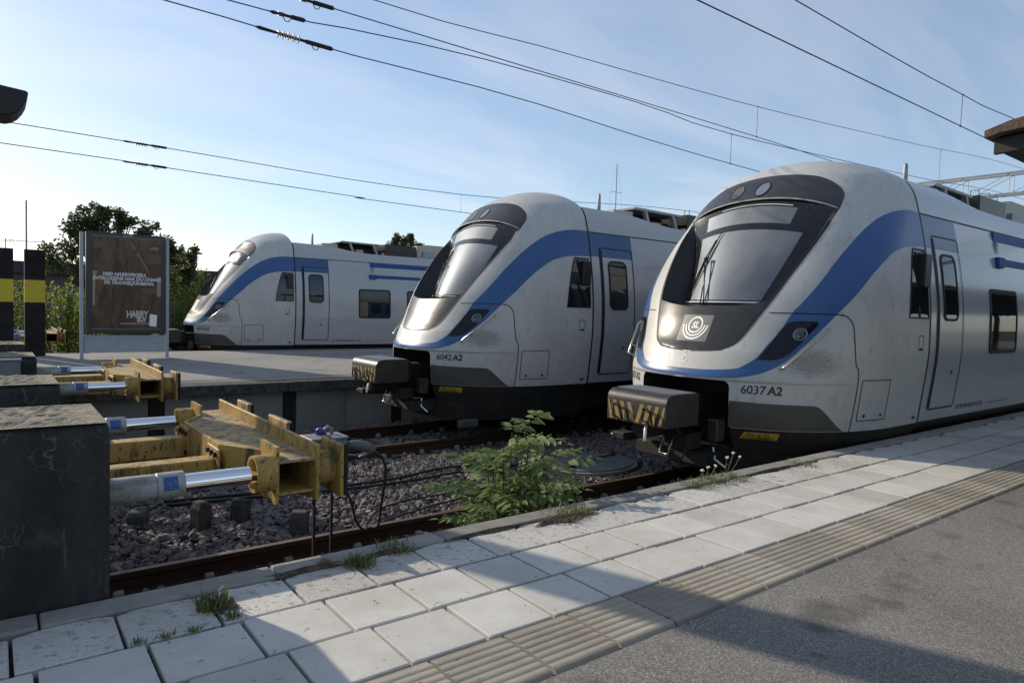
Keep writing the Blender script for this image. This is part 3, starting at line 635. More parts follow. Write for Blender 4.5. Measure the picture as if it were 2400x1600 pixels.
# nose shell
mb = MB()
NC = 34
for side in (-1, 1):
    def fn(u, v, side=side):
        z = ZR[int(round(v*(len(ZR)-1)))]; e0 = edge(z); k = u*(NC+6)
        s = e0+(1-e0)*(k/NC) if k <= NC else 1+(k-NC)/6
        return SP(s, z, side)
    mb.grid(fn, NC+6, len(ZR)-1, flip=(side > 0))
shell = P_('cab_shell', mb, 'silver', smooth=True)
mb = MB(); rim = [pt(2, z, -1) for z in ZR]+[pt(2, z, 1) for z in reversed(ZR)]
mb.add(rim, [tuple(range(len(rim)))]); P_('cab_rear_wall', mb, 'silver')
# reveal of the coupler opening: walls running back into the nose
mb = MB()
path = [(.63, .62+.03*i) for i in range(24)]+[(.56+math.sqrt(max(0, .075**2-(z-1.31)**2))*.93, z) for z in (1.32, 1.335, 1.35, 1.365, 1.375, 1.382)]
path = path+[(.56*(1-k/8), 1.3845) for k in range(1, 9)]
path = path+[(-y, z) for (y, z) in reversed(path[:-1])]
vs = []; fs = []
for (y, z) in path:
    p = map_yz(y, z, -.002); vs += [p, Vector((-1.75, y, z))]
for i in range(len(path)-1): fs.append((2*i, 2*i+1, 2*i+3, 2*i+2))
mb.add(vs, fs); mb.add([(-1.75, -.63, .62), (-1.75, .63, .62), (-1.75, .63, 1.385), (-1.75, -.63, 1.385)], [(0, 1, 2, 3)])
P_('coupler_recess', mb, 'under')
# lower apron
mb = MB()
for side in (-1, 1):
    def fn(u, v, side=side):
        z = .30+.552*v; e0 = coupler_edge(z) if z > .60 else 0; s = e0+(2-e0)*u
        return SP(s, z, side, -.018)
    mb.grid(fn, 30, 12, flip=(side > 0))
P_('lower_apron', mb, 'skirt' if False else 'under', smooth=True)
# dark grey skirt band
for side in (-1, 1):
    mb = MB(); top = [(-2.548, -.635, 1.17), (-2.42, -.85, 1.165), (-2.2, -1.12, 1.16), (-2.05, -1.25, 1.158), (-1.96, -1.335, 1.152), (-1.90, -1.37, 1.12), (-1.80, -1.41, 1.03), (-1.70, -1.44, .94), (-1.59, -1.45, .868)]
    bot = [(-2.545, -.62, .866), (-2.40, -.86, .866), (-2.2, -1.08, .866), (-2.05, -1.19, .866), (-1.93, -1.27, .866), (-1.86, -1.31, .866), (-1.76, -1.36, .866), (-1.68, -1.41, .866), (-1.585, -1.45, .866)]
    rail_patch(mb, top, bot, side, .003, 40, 6); P_('grey_skirt', mb, 'skirt', smooth=True)
# blue stripe
UP = [(0, -1.47, 3.46), (-.26, -1.47, 3.46), (-.51, -1.45, 3.43), (-.73, -1.41, 3.37), (-.91, -1.38, 3.29), (-1.12, -1.34, 3.15), (-1.34, -1.29, 2.96), (-1.57, -1.24, 2.73), (-1.75, -1.19, 2.52), (-1.93, -1.11, 2.30), (-2.03, -1.04, 2.17), (-2.15, -.97, 1.96), (-2.26, -.89, 1.80), (-2.36, -.83, 1.66), (-2.44, -.73, 1.57), (-2.5, -.64, 1.525), (-2.61, -.35, 1.495), (-2.63, -.001, 1.49)]
LO = [(0, -1.56, 3.03), (-.34, -1.56, 3.01), (-.59, -1.57, 2.98), (-.86, -1.57, 2.90), (-1.08, -1.56, 2.77), (-1.3, -1.54, 2.60), (-1.53, -1.48, 2.37), (-1.72, -1.39, 2.17), (-1.93, -1.26, 1.92), (-2.12, -1.14, 1.71), (-2.25, -1.03, 1.58), (-2.38, -.9, 1.49), (-2.5, -.73, 1.44), (-2.56, -.6, 1.42), (-2.65, -.2, 1.405), (-2.66, -.001, 1.405)]
for side in (-1, 1):
    mb = MB(); rail_patch(mb, UP, LO, side, .0028, 90, 10); P_('blue_stripe', mb, 'blue', smooth=True)
# black rubber seal round the hood and the windscreen opening
mb = MB()
for side in (-1, 1):
    zs = [1.7015, 1.703, 1.707, 1.715, 1.73, 1.75, 1.78]+[1.82+.06*i for i in range(25)]
    vs = []; fs = []
    for z in zs:
        s = S_E(z); vs += [SP(max(0, s-.012), z+(.006 if z < 1.75 else 0), side, .003), SP(s+.004, z-(.012 if z < 1.75 else 0), side, .004)]
    for i in range(len(zs)-1): fs.append((2*i, 2*i+1, 2*i+3, 2*i+2))
    mb.add(vs, fs)
P_('hood_seal', mb, 'rubber', smooth=True)
# hood
def hoodtop(y): return 2.215+.14*y*y
mb = MB()
def fn(u, v):
    a = 2*u-1; zt = hoodtop(a*.79); z = 1.712+v*(zt-1.712); s = abs(a)*(S_E(z)-.012); return SP(s, z, -1 if a < 0 else 1, .004)
mb.grid(fn, 40, 24, flip=True); hood = P_('hood', mb, 'hood', smooth=True)
# visor above the windscreen
def ziplip(y): return 3.62-.19*y*y
mb = MB()
def fn(u, v):
    a = 2*u-1; zl = ziplip(a*1.02); vv = 1-(1-v)**1.6; z = zl+vv*(3.9605-zl); s = abs(a)*(S_E(z)+.002); return SP(s, z, -1 if a < 0 else 1, .003)
mb.grid(fn, 48, 30, flip=True); visor = P_('visor', mb, 'visor', smooth=True)
mb = MB(); mb.tube([SP(abs(a)*(S_E(ziplip(a*1.02))-.004), ziplip(a*1.02)-.004, -1 if a < 0 else 1, .004) for a in [i/20-1 for i in range(41)]], .011, 8); P_('lip_trim', mb, 'grey_cyl', visor, smooth=True)
# windscreen, set back
def glass(a, v, d=0):
    ye = .61+.40*v; y = a*ye; z = 2.262+(ziplip(y)-2.262)*v; k = .60+(.20-.60)*v
    return Vector((-2.02+.553*(z-2.262)+k*y*y-.88*d, y, z+.48*d))
mb = MB(); mb.grid(lambda u, v: glass(2*u-1, v), 32, 24, flip=True); ws = P_('windscreen', mb, 'windscreen', smooth=True)
mb = MB()                                       # black printed border of the glass, with the band under the destination window
def lens_(u): return 2*u-1
def fr(a0, a1, v0, v1, nu=10, nv=6): mb.grid(lambda u, v: glass(a0+(a1-a0)*u, v0+(v1-v0)*v, .0015), nu, nv, flip=True)
fr(-1, -.83, 0, 1, 4, 24); fr(.80, 1, 0, 1, 4, 24); fr(-.83, .80, .93, 1, 24, 3); fr(-.83, .80, .70, .765, 24, 3); fr(-.83, .80, 0, .035, 24, 2); fr(-.83, -.62, .765, .93, 5, 5); fr(.72, .80, .765, .93, 3, 5)
P_('printed_border', mb, 'frit', ws, smooth=True)
mb = MB(); mb.tube([glass(a, .945, .006) for a in [-.55+.06*i for i in range(18)]], .006, 6); P_('white_trim', mb, 'white', ws)
mb = MB(); mb.tube([glass(a/10, .012, .008) for a in range(-10, 11)], .008, 6); P_('sill_trim', mb, 'white', ws)
mb = MB()
for side in (-1, 1):                            # side reveals
    vs = []; fs = []; nn = 26
    for i in range(nn+1):
        v = i/nn; g_ = glass(-side*-1.0 if False else side*1.0, v); z = min(max(g_.z, 2.26), 3.47); zz = 2.30+(3.44-2.30)*v
        vs += [SP(S_E(zz)-.003, zz, side, -.002), g_]
    for i in range(nn): fs.append((2*i, 2*i+1, 2*i+3, 2*i+2))
    mb.add(vs, fs)
build_split(mb, 'windscreen_reveal', MT['black'], train, smooth=True)
mb = MB(); mb.grid(lambda u, v: (SP(abs(2*u-1)*(S_E(hoodtop((2*u-1)*.79))-.005), hoodtop((2*u-1)*.79)-.004, -1 if u < .5 else 1, 0)).lerp(glass(2*u-1, 0)+Vector((.02, 0, -.01)), v), 30, 4)
P_('scuttle', mb, 'black', smooth=True)
# cab interior
mb = MB()
for side in (-1, 1):
    def fn(u, v, side=side):
        z = 1.6+2.25*v; s0 = S_E(z)+.02 if z > 1.72 else .1; return SP(s0+(1.9-s0)*u, z, side, -.05)
    mb.grid(fn, 16, 20)
mb.add([(-.25, -1.6, 1.4), (-.25, 1.6, 1.4), (-.25, 1.35, 3.8), (-.25, -1.35, 3.8)], [(0, 1, 2, 3)])
P_('cab_lining', mb, 'cab_grey')
mb = MB(); mb.box(-1.95, -1.25, -.75, .75, 2.02, 2.16); mb.box(-1.5, -1.2, -.9, .9, 2.0, 2.3); P_('driver_desk', mb, 'hood', bevel=.03)
mb = MB(); mb.box(-.75, -.60, -.28, .28, 2.1, 2.95); mb.box(-1.0, -.6, -.28, .28, 1.95, 2.1); P_('driver_seat', mb, 'under', bevel=.04)
# wiper
mb = MB(); base = glass(.26, .01, .03)
j1 = glass(.53, .42, .07); j2 = glass(.46, .42, .07)
mb.tube([glass(.24, -.01, .035), j1], .009, 6); mb.tube([glass(.34, -.01, .035), j2], .009, 6); wip = P_('wiper_arm', mb, 'black', smooth=True)
mb = MB(); mb.tube([glass(.86, .03, .02), glass(.60, .36, .025), glass(.36, .70, .02)], [.007, .013, .006], 6); mb.tube([glass(.78, .16, .03), glass(.55, .43, .05), glass(.42, .62, .03)], .008, 6); mb.tube([j1, j2], .02, 6); P_('wiper_blade', mb, 'rubber', wip, smooth=True)
# lamp and horn grille in the visor
def ell(cy, cz, ry, rz, n=28, rot=0): return [(cy+ry*math.cos(2*math.pi*k/n), cz+rz*math.sin(2*math.pi*k/n)) for k in range(n)]
mb = MB(); lo_ = ell(-.035, 3.765, .105, .108); inn = framed(mb, lo_, .014, map_yz, 0, .012); lamp = P_('lamp_ring', mb, 'rubber', visor)
mb = MB(); loop_patch(mb, inn, map_yz, .006, 4); P_('lamp_glass', mb, 'lens', lamp, smooth=True)
mb = MB(); lo_ = ell(.35, 3.765, .105, .108); inn = framed(mb, lo_, .012, map_yz, 0, .008); loop_patch(mb, inn, map_yz, .004, 4); gr = P_('horn_grille', mb, 'rubber', visor)
mb = MB()
for i in range(-4, 5):
    for k in range(-3, 4):
        if (i/4.6)**2+(k/3.6)**2 < .95:
            y, z = .35+i*.020, 3.765+k*.026
            mb.add([map_yz(y-.006, z-.008, .0065), map_yz(y+.006, z-.008, .0065), map_yz(y+.006, z+.008, .0065), map_yz(y-.006, z+.008, .0065)], [(0, 1, 2, 3)])
build_split(mb, 'grille_hole', MT['grey_roof'], gr)
# headlights, handrails, panel seams, numbers of the panels
HL = [(-2.36, -.84, 1.64), (-2.25, -.91, 1.80), (-2.15, -.97, 1.96), (-2.09, -1.03, 2.055), (-2.04, -1.08, 2.075), (-1.98, -1.15, 2.08), (-1.90, -1.25, 2.082), (-1.88, -1.265, 2.07), (-1.88, -1.27, 2.05), (-1.97, -1.22, 1.94), (-2.08, -1.15, 1.80), (-2.15, -1.10, 1.72), (-2.21, -1.05, 1.67), (-2.28, -.97, 1.64)]
for side in (-1, 1):
    lp = [(s_of(*p), p[2]) for p in HL]
    d2 = []
    for i in range(len(lp)):
        a, b_ = lp[i], lp[(i+1) % len(lp)]
        for k in range(3): d2.append((a[0]+(b_[0]-a[0])*k/3, a[1]+(b_[1]-a[1])*k/3))
    fs_ = lambda s, z, off, side=side: SP(s, z, side, off)
    mb = MB(); cx = sum(p[0] for p in d2)/len(d2); cz = sum(p[1] for p in d2)/len(d2)
    inn = [(cx+(p[0]-cx)*.93, cz+(p[1]-cz)*.93) for p in d2]
    loop_ring(mb, d2, d2, fs_, 0, .008); loop_ring(mb, d2, inn, fs_, .008, .008); hf = P_('headlight', mb, 'rubber', smooth=False)
    mb = MB(); loop_patch(mb, inn, fs_, .007, 5); P_('headlight_glass', mb, 'headlight_glass', hf, smooth=True)
    mb = MB(); lc = ell(s_of(-2.04, -1.15, 1.93), 1.935, .028, .062, 18); loop_patch(mb, lc, fs_, .0095, 3); P_('lamp_lens', mb, 'lens_dim', hf, smooth=True)
    mb = MB(); lc2 = ell(s_of(-2.04, -1.15, 1.93), 1.935, .031, .068, 22); framed(mb, lc2, .005, fs_, .008, .011); P_('lamp_bezel', mb, 'grey_roof', hf)
    mb = MB(); a = on_s(Vector((-1.87, -1.30, 2.0)), side, 0); a = on_s(Vector((-1.80, -1.34, 2.0)), side, 0); a1 = Vector((-1.87, side*1.37, 1.985)); b1 = Vector((-2.31, side*1.13, 1.57)); b0 = on_s(Vector((-2.25, -1.06, 1.545)), side, 0)
    mid = a1.lerp(b1, .5)
    mb.tube([a, a.lerp(a1, .7), a1.lerp(b1, .03), mid, b1.lerp(a1, .03), b0.lerp(b1, .7), b0], .0125, 8)
    m2_ = a1.lerp(b1, .72); mb.tube([m2_, on_s(Vector((-2.12, -1.16, 1.66)), side, 0)], .009, 6); P_('handrail', mb, 'steel', smooth=True)
    mb = MB()
    surf_strip(mb, [(-2.13, -.82, 2.165), (-2.03, -1.03, 2.165), (-1.89, -1.23, 2.165), (-1.70, -1.41, 2.163), (-1.63, -1.46, 2.14), (-1.585, -1.495, 2.07), (-1.57, -1.51, 2.0), (-1.56, -1.52, 1.85), (-1.54, -1.54, 1.62), (-1.50, -1.55, 1.55), (-1.49, -1.54, 1.36), (-1.49, -1.50, 1.05), (-1.50, -1.47, .865)], .012, side, .0045, 70)
    P_('panel_seam', mb, 'rubber')
    fx = lambda x, z, off, side=side: map_xz(x, z, side, off)
    mb = MB(); path_strip(mb, dens(rrect(-1.425, -.92, .98, 1.44, .012, 2)), .010, fx, .004); ht = P_('service_hatch', mb, 'rubber')
    mb = MB(); path_strip(mb, dens(rrect(-.31, -.18, 1.77, 1.94, .006, 2)), .009, fx, .004); mb.add([fx(-.28, 1.775, .006), fx(-.21, 1.775, .006), fx(-.21, 1.795, .006), fx(-.28, 1.795, .006)], [(0, 1, 2, 3)]); P_('small_hatch', mb, 'rubber')
    mb = MB()
    for xx in (-1.32, -1.02): loop_patch(mb, ell(xx, 1.035, .02, .02, 10), fx, .005, 2)
    build_split(mb, 'hatch_lock', MT['rubber'], ht)
    mb = MB(); mb.add([fx(-.20, .955, .004), fx(-.08, .955, .004), fx(-.14, .905, .004)], [(0, 1, 2)]); P_('jacking_mark', mb, 'ink')
    # cab side window
    W = [(-.60, 2.15), (-.06, 2.15), (-.055, 2.99), (-.38, 2.99), (-.44, 2.86), (-.50, 2.66), (-.555, 2.42)]
    wl_ = dens(W[::-1]); mb = MB(); wi = framed(mb, wl_, .018, fx, 0, .010); cw = P_('cab_side_window', mb, 'rubber')
    mb = MB(); loop_patch(mb, wi, fx, .004, 5); P_('pane', mb, 'window_glass', cw, smooth=True)
    mb = MB(); mb.add([fx(-.34, 2.17, .012), fx(-.30, 2.17, .012), fx(-.30, 2.95, .012), fx(-.34, 2.95, .012)], [(0, 1, 2, 3)]); P_('window_bar', mb, 'rubber', cw)
    mb = MB(); y0 = side*1.575; mb.box(-.26, -.075, min(y0, y0+side*.11), max(y0, y0+side*.11), 2.53, 2.93); P_('side_camera_housing', mb, 'black', bevel=.012)
    # seam behind the cab
    mb = MB(); zs = [.86+.06*i for i in range(50)]+[3.84, 3.87]; vs = []; fs = []
    for z in zs: vs += [fx(-.016, z, .004), fx(.016, z, .004)]
    for i in range(len(zs)-1): fs.append((2*i, 2*i+1, 2*i+3, 2*i+2))
    mb.add(vs, fs); P_('cab_seam', mb, 'rubber')
    # driver's door
    D = dens(rrect(.215, 1.03, 1.01, 3.19, .05, 3)); mb = MB(); path_strip(mb, D, .018, fx, .006)
    vs = []; fs = []
    for i in range(20):
        z = 1.03+2.13*i/19; vs += [fx(.205, z, .007), fx(.275, z, .007)]
    for i in range(19): fs.append((2*i, 2*i+1, 2*i+3, 2*i+2))
    mb.add(vs, fs); dr = P_('door_seal', mb, 'rubber'); dr.name = 'door'
    mb = MB(); L = dens(rrect(.40, .86, 2.13, 2.98, .11, 5)); li = framed(mb, L, .03, fx, .002, .012); P_('window_frame', mb, 'rubber', dr)
    mb = MB(); loop_patch(mb, li, fx, .006, 6); P_('pane', mb, 'window_glass', dr, smooth=True)
    mb = MB(); loop_patch(mb, ell(.78, 1.47, .022, .028, 12), fx, .008, 2); P_('door_handle', mb, 'rubber', dr)
    # faded blue panel above the door
    mb = MB(); mb.grid(lambda u, v: fx(.018+1.03*u, 3.035+.405*v, .0025), 6, 8); P_('blue_panel', mb, 'pale_blue', smooth=True)
    # gutter line
    mb = MB(); mb.grid(lambda u, v: fx(.018+25.9*u, 3.442+.018*v, .004), 10, 1); P_('gutter', mb, 'rubber')
    # saloon windows
    for k in range(6):
        x0 = 2.0+k*1.70 if k < 2 else 7.2+(k-2)*3.4
        Lw = dens(rrect(x0, x0+1.10, 1.69, 2.60, .08, 4)); mb = MB(); li = framed(mb, Lw, .045, fx, .001, .010); sw = P_('window', mb, 'rubber')
        mb = MB(); loop_patch(mb, li, fx, .004, 6); P_('pane', mb, 'window_glass', sw, smooth=True)
    # blue sliding doors
    pd = MB(); pd.grid(lambda u, v: fx(5.2+1.5*u, .95+2.0*v, .006), 6, 16); dd = P_('passenger_door', pd, 'blue', smooth=True)
    for x0 in (5.33, 6.07):
        mb = MB(); loop_patch(mb, dens(rrect(x0, x0+.5, 1.75, 2.75, .08, 3)), fx, .012, 4); P_('pane', mb, 'window_glass', dd, smooth=True)
    mb = MB(); mb.add([fx(5.94, .96, .013), fx(5.96, .96, .013), fx(5.96, 2.94, .013), fx(5.94, 2.94, .013)], [(0, 1, 2, 3)]); P_('door_seal', mb, 'rubber', dd)
    # blue guard rails
    mb = MB(); mb.box(2.45, 25, side*1.485-.022, side*1.485+.022, 3.30, 3.435); mb.box(2.55, 25, side*1.56-.022, side*1.56+.022, 2.955, 3.06); gd = build_split(mb, 'guard_rail', MT['guard_blue'], train, bevel=.01)[0]
    mb = MB(); mb.box(2.38, 2.62, side*1.585-.035, side*1.585+.035, 2.92, 3.07); mb.box(2.43, 2.55, side*1.485-.026, side*1.485+.026, 3.29, 3.44); build_split(mb, 'guard_bracket', MT['guard_blue'], gd, bevel=.01)
    mb = MB(); mb.prism([(2.44, 3.07), (2.54, 3.07), (2.56, 3.29), (2.46, 3.29)], 'y', side*1.525-.016, side*1.525+.016); P_('guard_arm', mb, 'galv', gd)
# logo plate and badge (same for all)
def hoodmap(y, z, off): return map_yz(y, z, off+.004)
mb = MB(); mb.grid(lambda u, v: hoodmap(-.215+.43*u, 1.80+.315*v, .003), 8, 8, flip=True); logo = P_('logo_plate', mb, 'grey_plate', hood, smooth=True)
mb = MB(); LC, LZ = 0.0, 1.965
def lg(u, v): return hoodmap(LC-u, LZ+v*.97, .006)
def arc(r0, r1, a0, a1, n=36):
    vs = []; fs = []
    for k in range(n+1):
        a = R(a0+(a1-a0)*k/n); vs += [lg(r0*math.cos(a), r0*math.sin(a)+.03), lg(r1*math.cos(a), r1*math.sin(a)+.03)]
    mb.add(vs, [(2*k, 2*k+1, 2*k+3, 2*k+2) for k in range(n)])
arc(.083, .103, 0, 360, 48); arc(.122, .142, 180, 360); arc(.161, .181, 180, 360)
vs_, fs__ = text_geo('SL', .105, .22, .004, 1, 'CENTER'); mb.add([lg(q[0], q[1]-.008) for q in vs_], fs__)
P_('round_emblem', mb, 'white', logo)
mb = MB()
def bdg(u, v): return map_yz(-.02-u, 1.595+v, .004)
for k in range(22):
    a = R(40+330*k/22); b_ = R(40+330*(k+1)/22)
    mb.add([bdg(.026*math.cos(a), .034*math.sin(a)), bdg(.034*math.cos(a), .042*math.sin(a)), bdg(.034*math.cos(b_), .042*math.sin(b_)), bdg(.026*math.cos(b_), .034*math.sin(b_))], [(0, 1, 2, 3)])
P_('maker_badge', mb, 'white')
# coupler
def cp(poly, axis, a, b, name, m, **k): return P_(name, MB().prism(poly, axis, a, b), m, **k)
prof_c = [(-2.86, .89), (-3.42, .89), (-3.42, 1.135)]+[(-3.42+.11*(1-math.cos(R(a))), 1.135+.11*math.sin(R(a))) for a in (15, 30, 45, 60, 75, 90)]+[(-2.86, 1.245)]
mb = MB().prism(prof_c[::-1], 'y', -.46, .40); cpl = P_('coupler_cover', mb, 'cover', smooth=True, sharp=30)
mb = MB()
for i in range(26): mb.box(-3.27, -2.90, -.44+i*.0325, -.425+i*.0325, 1.2455, 1.2545)
P_('grip_tread', mb, 'grey_roof', cpl)
mb = MB()
for c0 in (-.03,):
    for k in range(4):
        for sg in (-1, 1):
            y0 = c0+sg*(.03+k*.105); y1 = c0+sg*(.115+k*.105)
            # bars of the chevron rise outwards from the middle
            p = [(c0+sg*(.0+k*.11), .905), (c0+sg*(.055+k*.11), .905), (c0+sg*(.125+k*.11), 1.115), (c0+sg*(.07+k*.11), 1.115)]
            p = [(min(max(q[0], -.452), .392), q[1]) for q in p]
            mb.add([(-3.4225, q[0], q[1]) for q in p], [(0, 1, 2, 3)])
MT['hazard'] = mat('worn_hazard_yellow', (.30, .20, .065), .65, 0, .3, layers=[(26, (.07, .055, .04), .56, .66, U3, None)])
build_split(mb, 'hazard_chevron', MT['hazard'], cpl)
for yy in (.20, -.24):
    mb = MB(); mb.tube([(-3.43, yy+.07, 1.06), (-3.47, yy+.05, 1.09), (-3.48, yy, 1.09), (-3.48, yy-.05, 1.05), (-3.475, yy-.065, 1.0), (-3.45, yy-.065, .91)], .011, 6); mb.tube([(-3.48, yy+.05, 1.09), (-3.48, yy+.05, .95), (-3.46, yy+.0, .93), (-3.44, yy-.03, .89)], .011, 6); P_('cover_handle', mb, 'rubber', cpl, smooth=True)
mb = MB(); mb.tube([(-3.30, -.10, .90), (-3.36, -.14, .88), (-3.40, -.17, .83), (-3.44, -.20, .72)], .018, 8); P_('white_hose', mb, 'white', cpl, smooth=True)
mb = MB(); mb.box(-2.86, -1.9, -.16, .16, .92, 1.15); mb.box(-2.95, -2.7, -.30, .30, .88, 1.20); mb.tube([(-3.3, 0, .83), (-2.0, 0, .87)], .13, 12); P_('coupler_shank', mb, 'under', bevel=.02)
mb = MB(); mb.box(-3.15, -2.75, .28, .36, .62, .70); mb.box(-3.30, -3.10, .24, .44, .64, .72); mb.box(-2.95, -2.7, -.40, -.05, .60, .78); mb.tube([(-3.0, -.3, .70), (-3.1, -.3, .55), (-3.1, -.45, .54), (-3.0, -.45, .69)], .012, 6); mb.box(-2.8, -2.4, -.55, .5, .42, .58); build_split(mb, 'lower_coupling_gear', MT['under'], train, bevel=.01)
mb = MB(); mb.tube([(-3.02, -.16, .76), (-3.09, -.17, .72), (-3.13, -.15, .56), (-3.13, -.27, .55), (-3.07, -.29, .74)], .009, 6); mb.tube([(-2.85, .33, .72), (-3.2, .40, .66), (-3.32, .42, .69)], .014, 6); build_split(mb, 'coupling_hook', MT['steel'], train, smooth=True)
for k, yy in enumerate((-.34, -.24, .22, .32)):
    mb = MB(); mb.tube(catmull([(-1.9, yy, 1.05), (-2.4, yy*1.1, .86-.05*(k % 2)), (-2.75, yy, .72-.06*(k % 2)), (-3.0, yy*.9, .80), (-3.08, yy*.8, .92)], 16), .020, 8); P_('brake_hose', mb, 'rubber', smooth=True)
mb = MB(); mb.box(-2.70, -2.55, -.60, -.46, .70, .95); mb.box(-2.70, -2.55, .46, .60, .70, .95); build_split(mb, 'socket_box', MT['cover'], train, bevel=.015)
mb = MB(); mb.tube([(-2.62, -.50, .62), (-2.66, -.56, .50), (-2.60, -.66, .42)], .012, 6); P_('hose_clip', mb, 'white')
mb = MB()
loop_patch(mb, dens(rrect(-2.435, -2.20, .745, .825, .005, 1)), lambda x, z, off: map_xz(x, z, -1, off), .0, 3)
P_('yellow_sign', mb, 'yellow_sign')
text_on('sign_lettering', MT['ink'], train, lambda u, v: map_xz(u, v, -1, .004), [('ÅK EJ PÅ', -2.415, .790, .038, 0, .0008, 'LEFT', 1), ('FOTSTEGET !', -2.425, .754, .034, 0, .0006, 'LEFT', 1)])
mb = MB(); mb.box(-2.3, -1.95, -1.18, -1.05, .20, .33); P_('rail_guard', mb, 'skirt', bevel=.02)
# body behind the cab
def hx(x):
    f = pchip([0, 1.0, 1.4, 1.8, 2.35, 3.2, 30], [3.90, 3.885, 3.85, 3.785, 3.735, 3.725, 3.725]); return f(x)
XB = [0, .05, .15, .3, .6, 1.0, 1.2, 1.4, 1.6, 1.8, 2.0, 2.2, 2.4, 2.7, 3.2, 6, 10, 15, 20, 26]
mb = MB()
for side in (-1, 1):
    def fn(u, v, side=side):
        x = XB[int(round(u*(len(XB)-1)))]; z = .865+v*(hx(x)-.865); return (x, side*(WW(z)-.002), z)
    mb.grid(fn, len(XB)-1, 40, flip=(side < 0))
body = P_('car_body', mb, 'car_silver', smooth=True)
mb = MB()
def fn(u, v):
    x = 1.45*u; h = hx(x); a = 2*v-1; yw = WW(h)-.002; return (x, a*yw, h+(.09+.02*(1-u))*(1-a*a))
mb.grid(fn, 10, 16); mb.add([fn(1, k/16) for k in range(17)]+[(1.45, 1.28, 3.5), (1.45, -1.28, 3.5)], [tuple(range(19))]); mb.box(1.45, 26, -1.33, 1.33, 3.40, 3.52)
P_('roof', mb, 'car_silver', smooth=False)
mb = MB(); mb.add([(26, -1.58, .86), (26, 1.58, .86), (26, 1.36, 3.7), (26, -1.36, 3.7)], [(0, 1, 2, 3)]); P_('car_end', mb, 'under')
mb = MB(); mb.tube([(.74, -.97, 3.93), (.74, -.97, 4.05), (.74, -.97, 4.22), (.74, -.97, 4.25)], [.034, .032, .027, .015], 10); P_('antenna', mb, 'grey_roof', smooth=True)
mb = MB(); mb.box(1.0, 1.52, -1.1, .2, 3.85, 3.985); P_('roof_box', mb, 'beige', bevel=.015)
mb = MB(); mb.prism([(1.62, 4.06), (1.70, 4.115), (3.05, 4.095), (3.05, 4.045)], 'y', -1.0, .9); ep = P_('equipment_cover', mb, 'grey_roof', bevel=.01)
mb = MB()
for (xt, xb_) in ((1.93, 2.12), (2.74, 2.95)): mb.prism([(xt, 4.06), (xt+.07, 4.06), (xb_+.07, 3.60), (xb_, 3.60)], 'y', -1.02, -.94)
build_split(mb, 'cover_strut', MT['grey_roof'], ep)
mb = MB(); mb.box(1.60, 3.0, -.55, .6, 3.52, 4.03); mb.tube([(2.4, -.8, 3.62), (2.6, -.85, 3.85), (2.8, -.8, 3.85), (3.1, -.85, 3.7)], .07, 8); P_('roof_machinery', mb, 'under', bevel=.02)
mb = MB(); mb.box(2.18, 2.42, -1.02, -.8, 3.52, 3.87); mb.box(3.08, 3.16, -1.05, -.95, 3.52, 3.83); build_split(mb, 'white_roof_box', MT['beige'], train, bevel=.01)
mb = MB(); mb.box(3.18, 4.34, -1.06, 1.06, 3.52, 4.12); rs = P_('resistor_box', mb, 'black', bevel=.015)
mb = MB()
for xx in (3.3, 3.75, 4.1): mb.tube([(xx, -1.0, 4.10), (xx, -1.0, 4.22), (xx, -.88, 4.22), (xx, -.88, 4.10)], .010, 6)
build_split(mb, 'box_handle', MT['grey_roof'], rs)
mb = MB(); mb.prism([(4.40, 3.55), (4.40, 4.16), (4.8, 4.22), (7.5, 4.22), (7.5, 3.55)], 'y', -1.0, 1.0); cb = P_('converter_box', mb, 'beige', bevel=.02)
mb = MB(); mb.prism([(4.60, 3.60), (4.60, 3.98), (4.95, 3.98), (5.3, 3.6)], 'y', -1.08, -1.002); P_('box_cover', mb, 'grey_roof', cb)
mb = MB(); mb.tube([(4.45, -1.06, 3.72), (4.56, -1.06, 3.72)], .07, 12); P_('roof_horn', mb, 'beige', smooth=True)
mb = MB(); mb.box(8, 14, -.95, .95, 3.52, 4.1); P_('converter_box', mb, 'grey_roof', bevel=.02)
# underframe, bogie, wheels
mb = MB(); mb.box(-1.5, 26, -1.30, 1.30, .42, .862); P_('underframe', mb, 'under')
for xb in (1.6, 4.2, 19.5, 22.0):
    mb = MB(); mb.tube([(xb, -.82, .43), (xb, -.69, .43)], .43, 24); mb.tube([(xb, .69, .43), (xb, .82, .43)], .43, 24); mb.tube([(xb, -.7, .43), (xb, .7, .43)], .08, 10); P_('wheelset', mb, 'under', smooth=False)
mb = MB(); mb.box(.8, 5.0, -1.12, -.95, .32, .58); mb.box(.8, 5.0, .95, 1.12, .32, .58); build_split(mb, 'bogie_frame', MT['under'], train, bevel=.03)

TRAINS = [('6037', '037-0', (9.113, TR[0], 0)), ('6042', '042-0', (8.107, TR[1], .024)), ('6070', '070-1', (7.119, TR[2], -.006))]
TL = ['nearest grey and blue train beside the white slab platform, numbered 6037 A2',
      'middle grey and blue train with sun glare on its hood, numbered 6042 A2',
      'farthest grey and blue train behind the far platform, numbered 6070 A2']
tag(train, TL[0], 'train', 'parked commuter trains')
roots = [train]+[copy_tree(train) for _ in range(2)]
def arcx(side):                                  # arc length along the nose at z = 1.26 so lettering keeps its width
    tab = []; L = 0; prev = None
    for k in range(200):
        p = SP(.25+.35*k/199, 1.30, -1)
        if prev is not None: L += (p-prev).length
        prev = p; tab.append((L, .25+.35*k/199))
    return tab
ATAB = arcx(-1)
def s_at(L):
    for (a, b_), (c, d) in zip(ATAB, ATAB[1:]):
        if c >= L: return b_+(d-b_)*(L-a)/max(1e-9, c-a)
    return ATAB[-1][1]
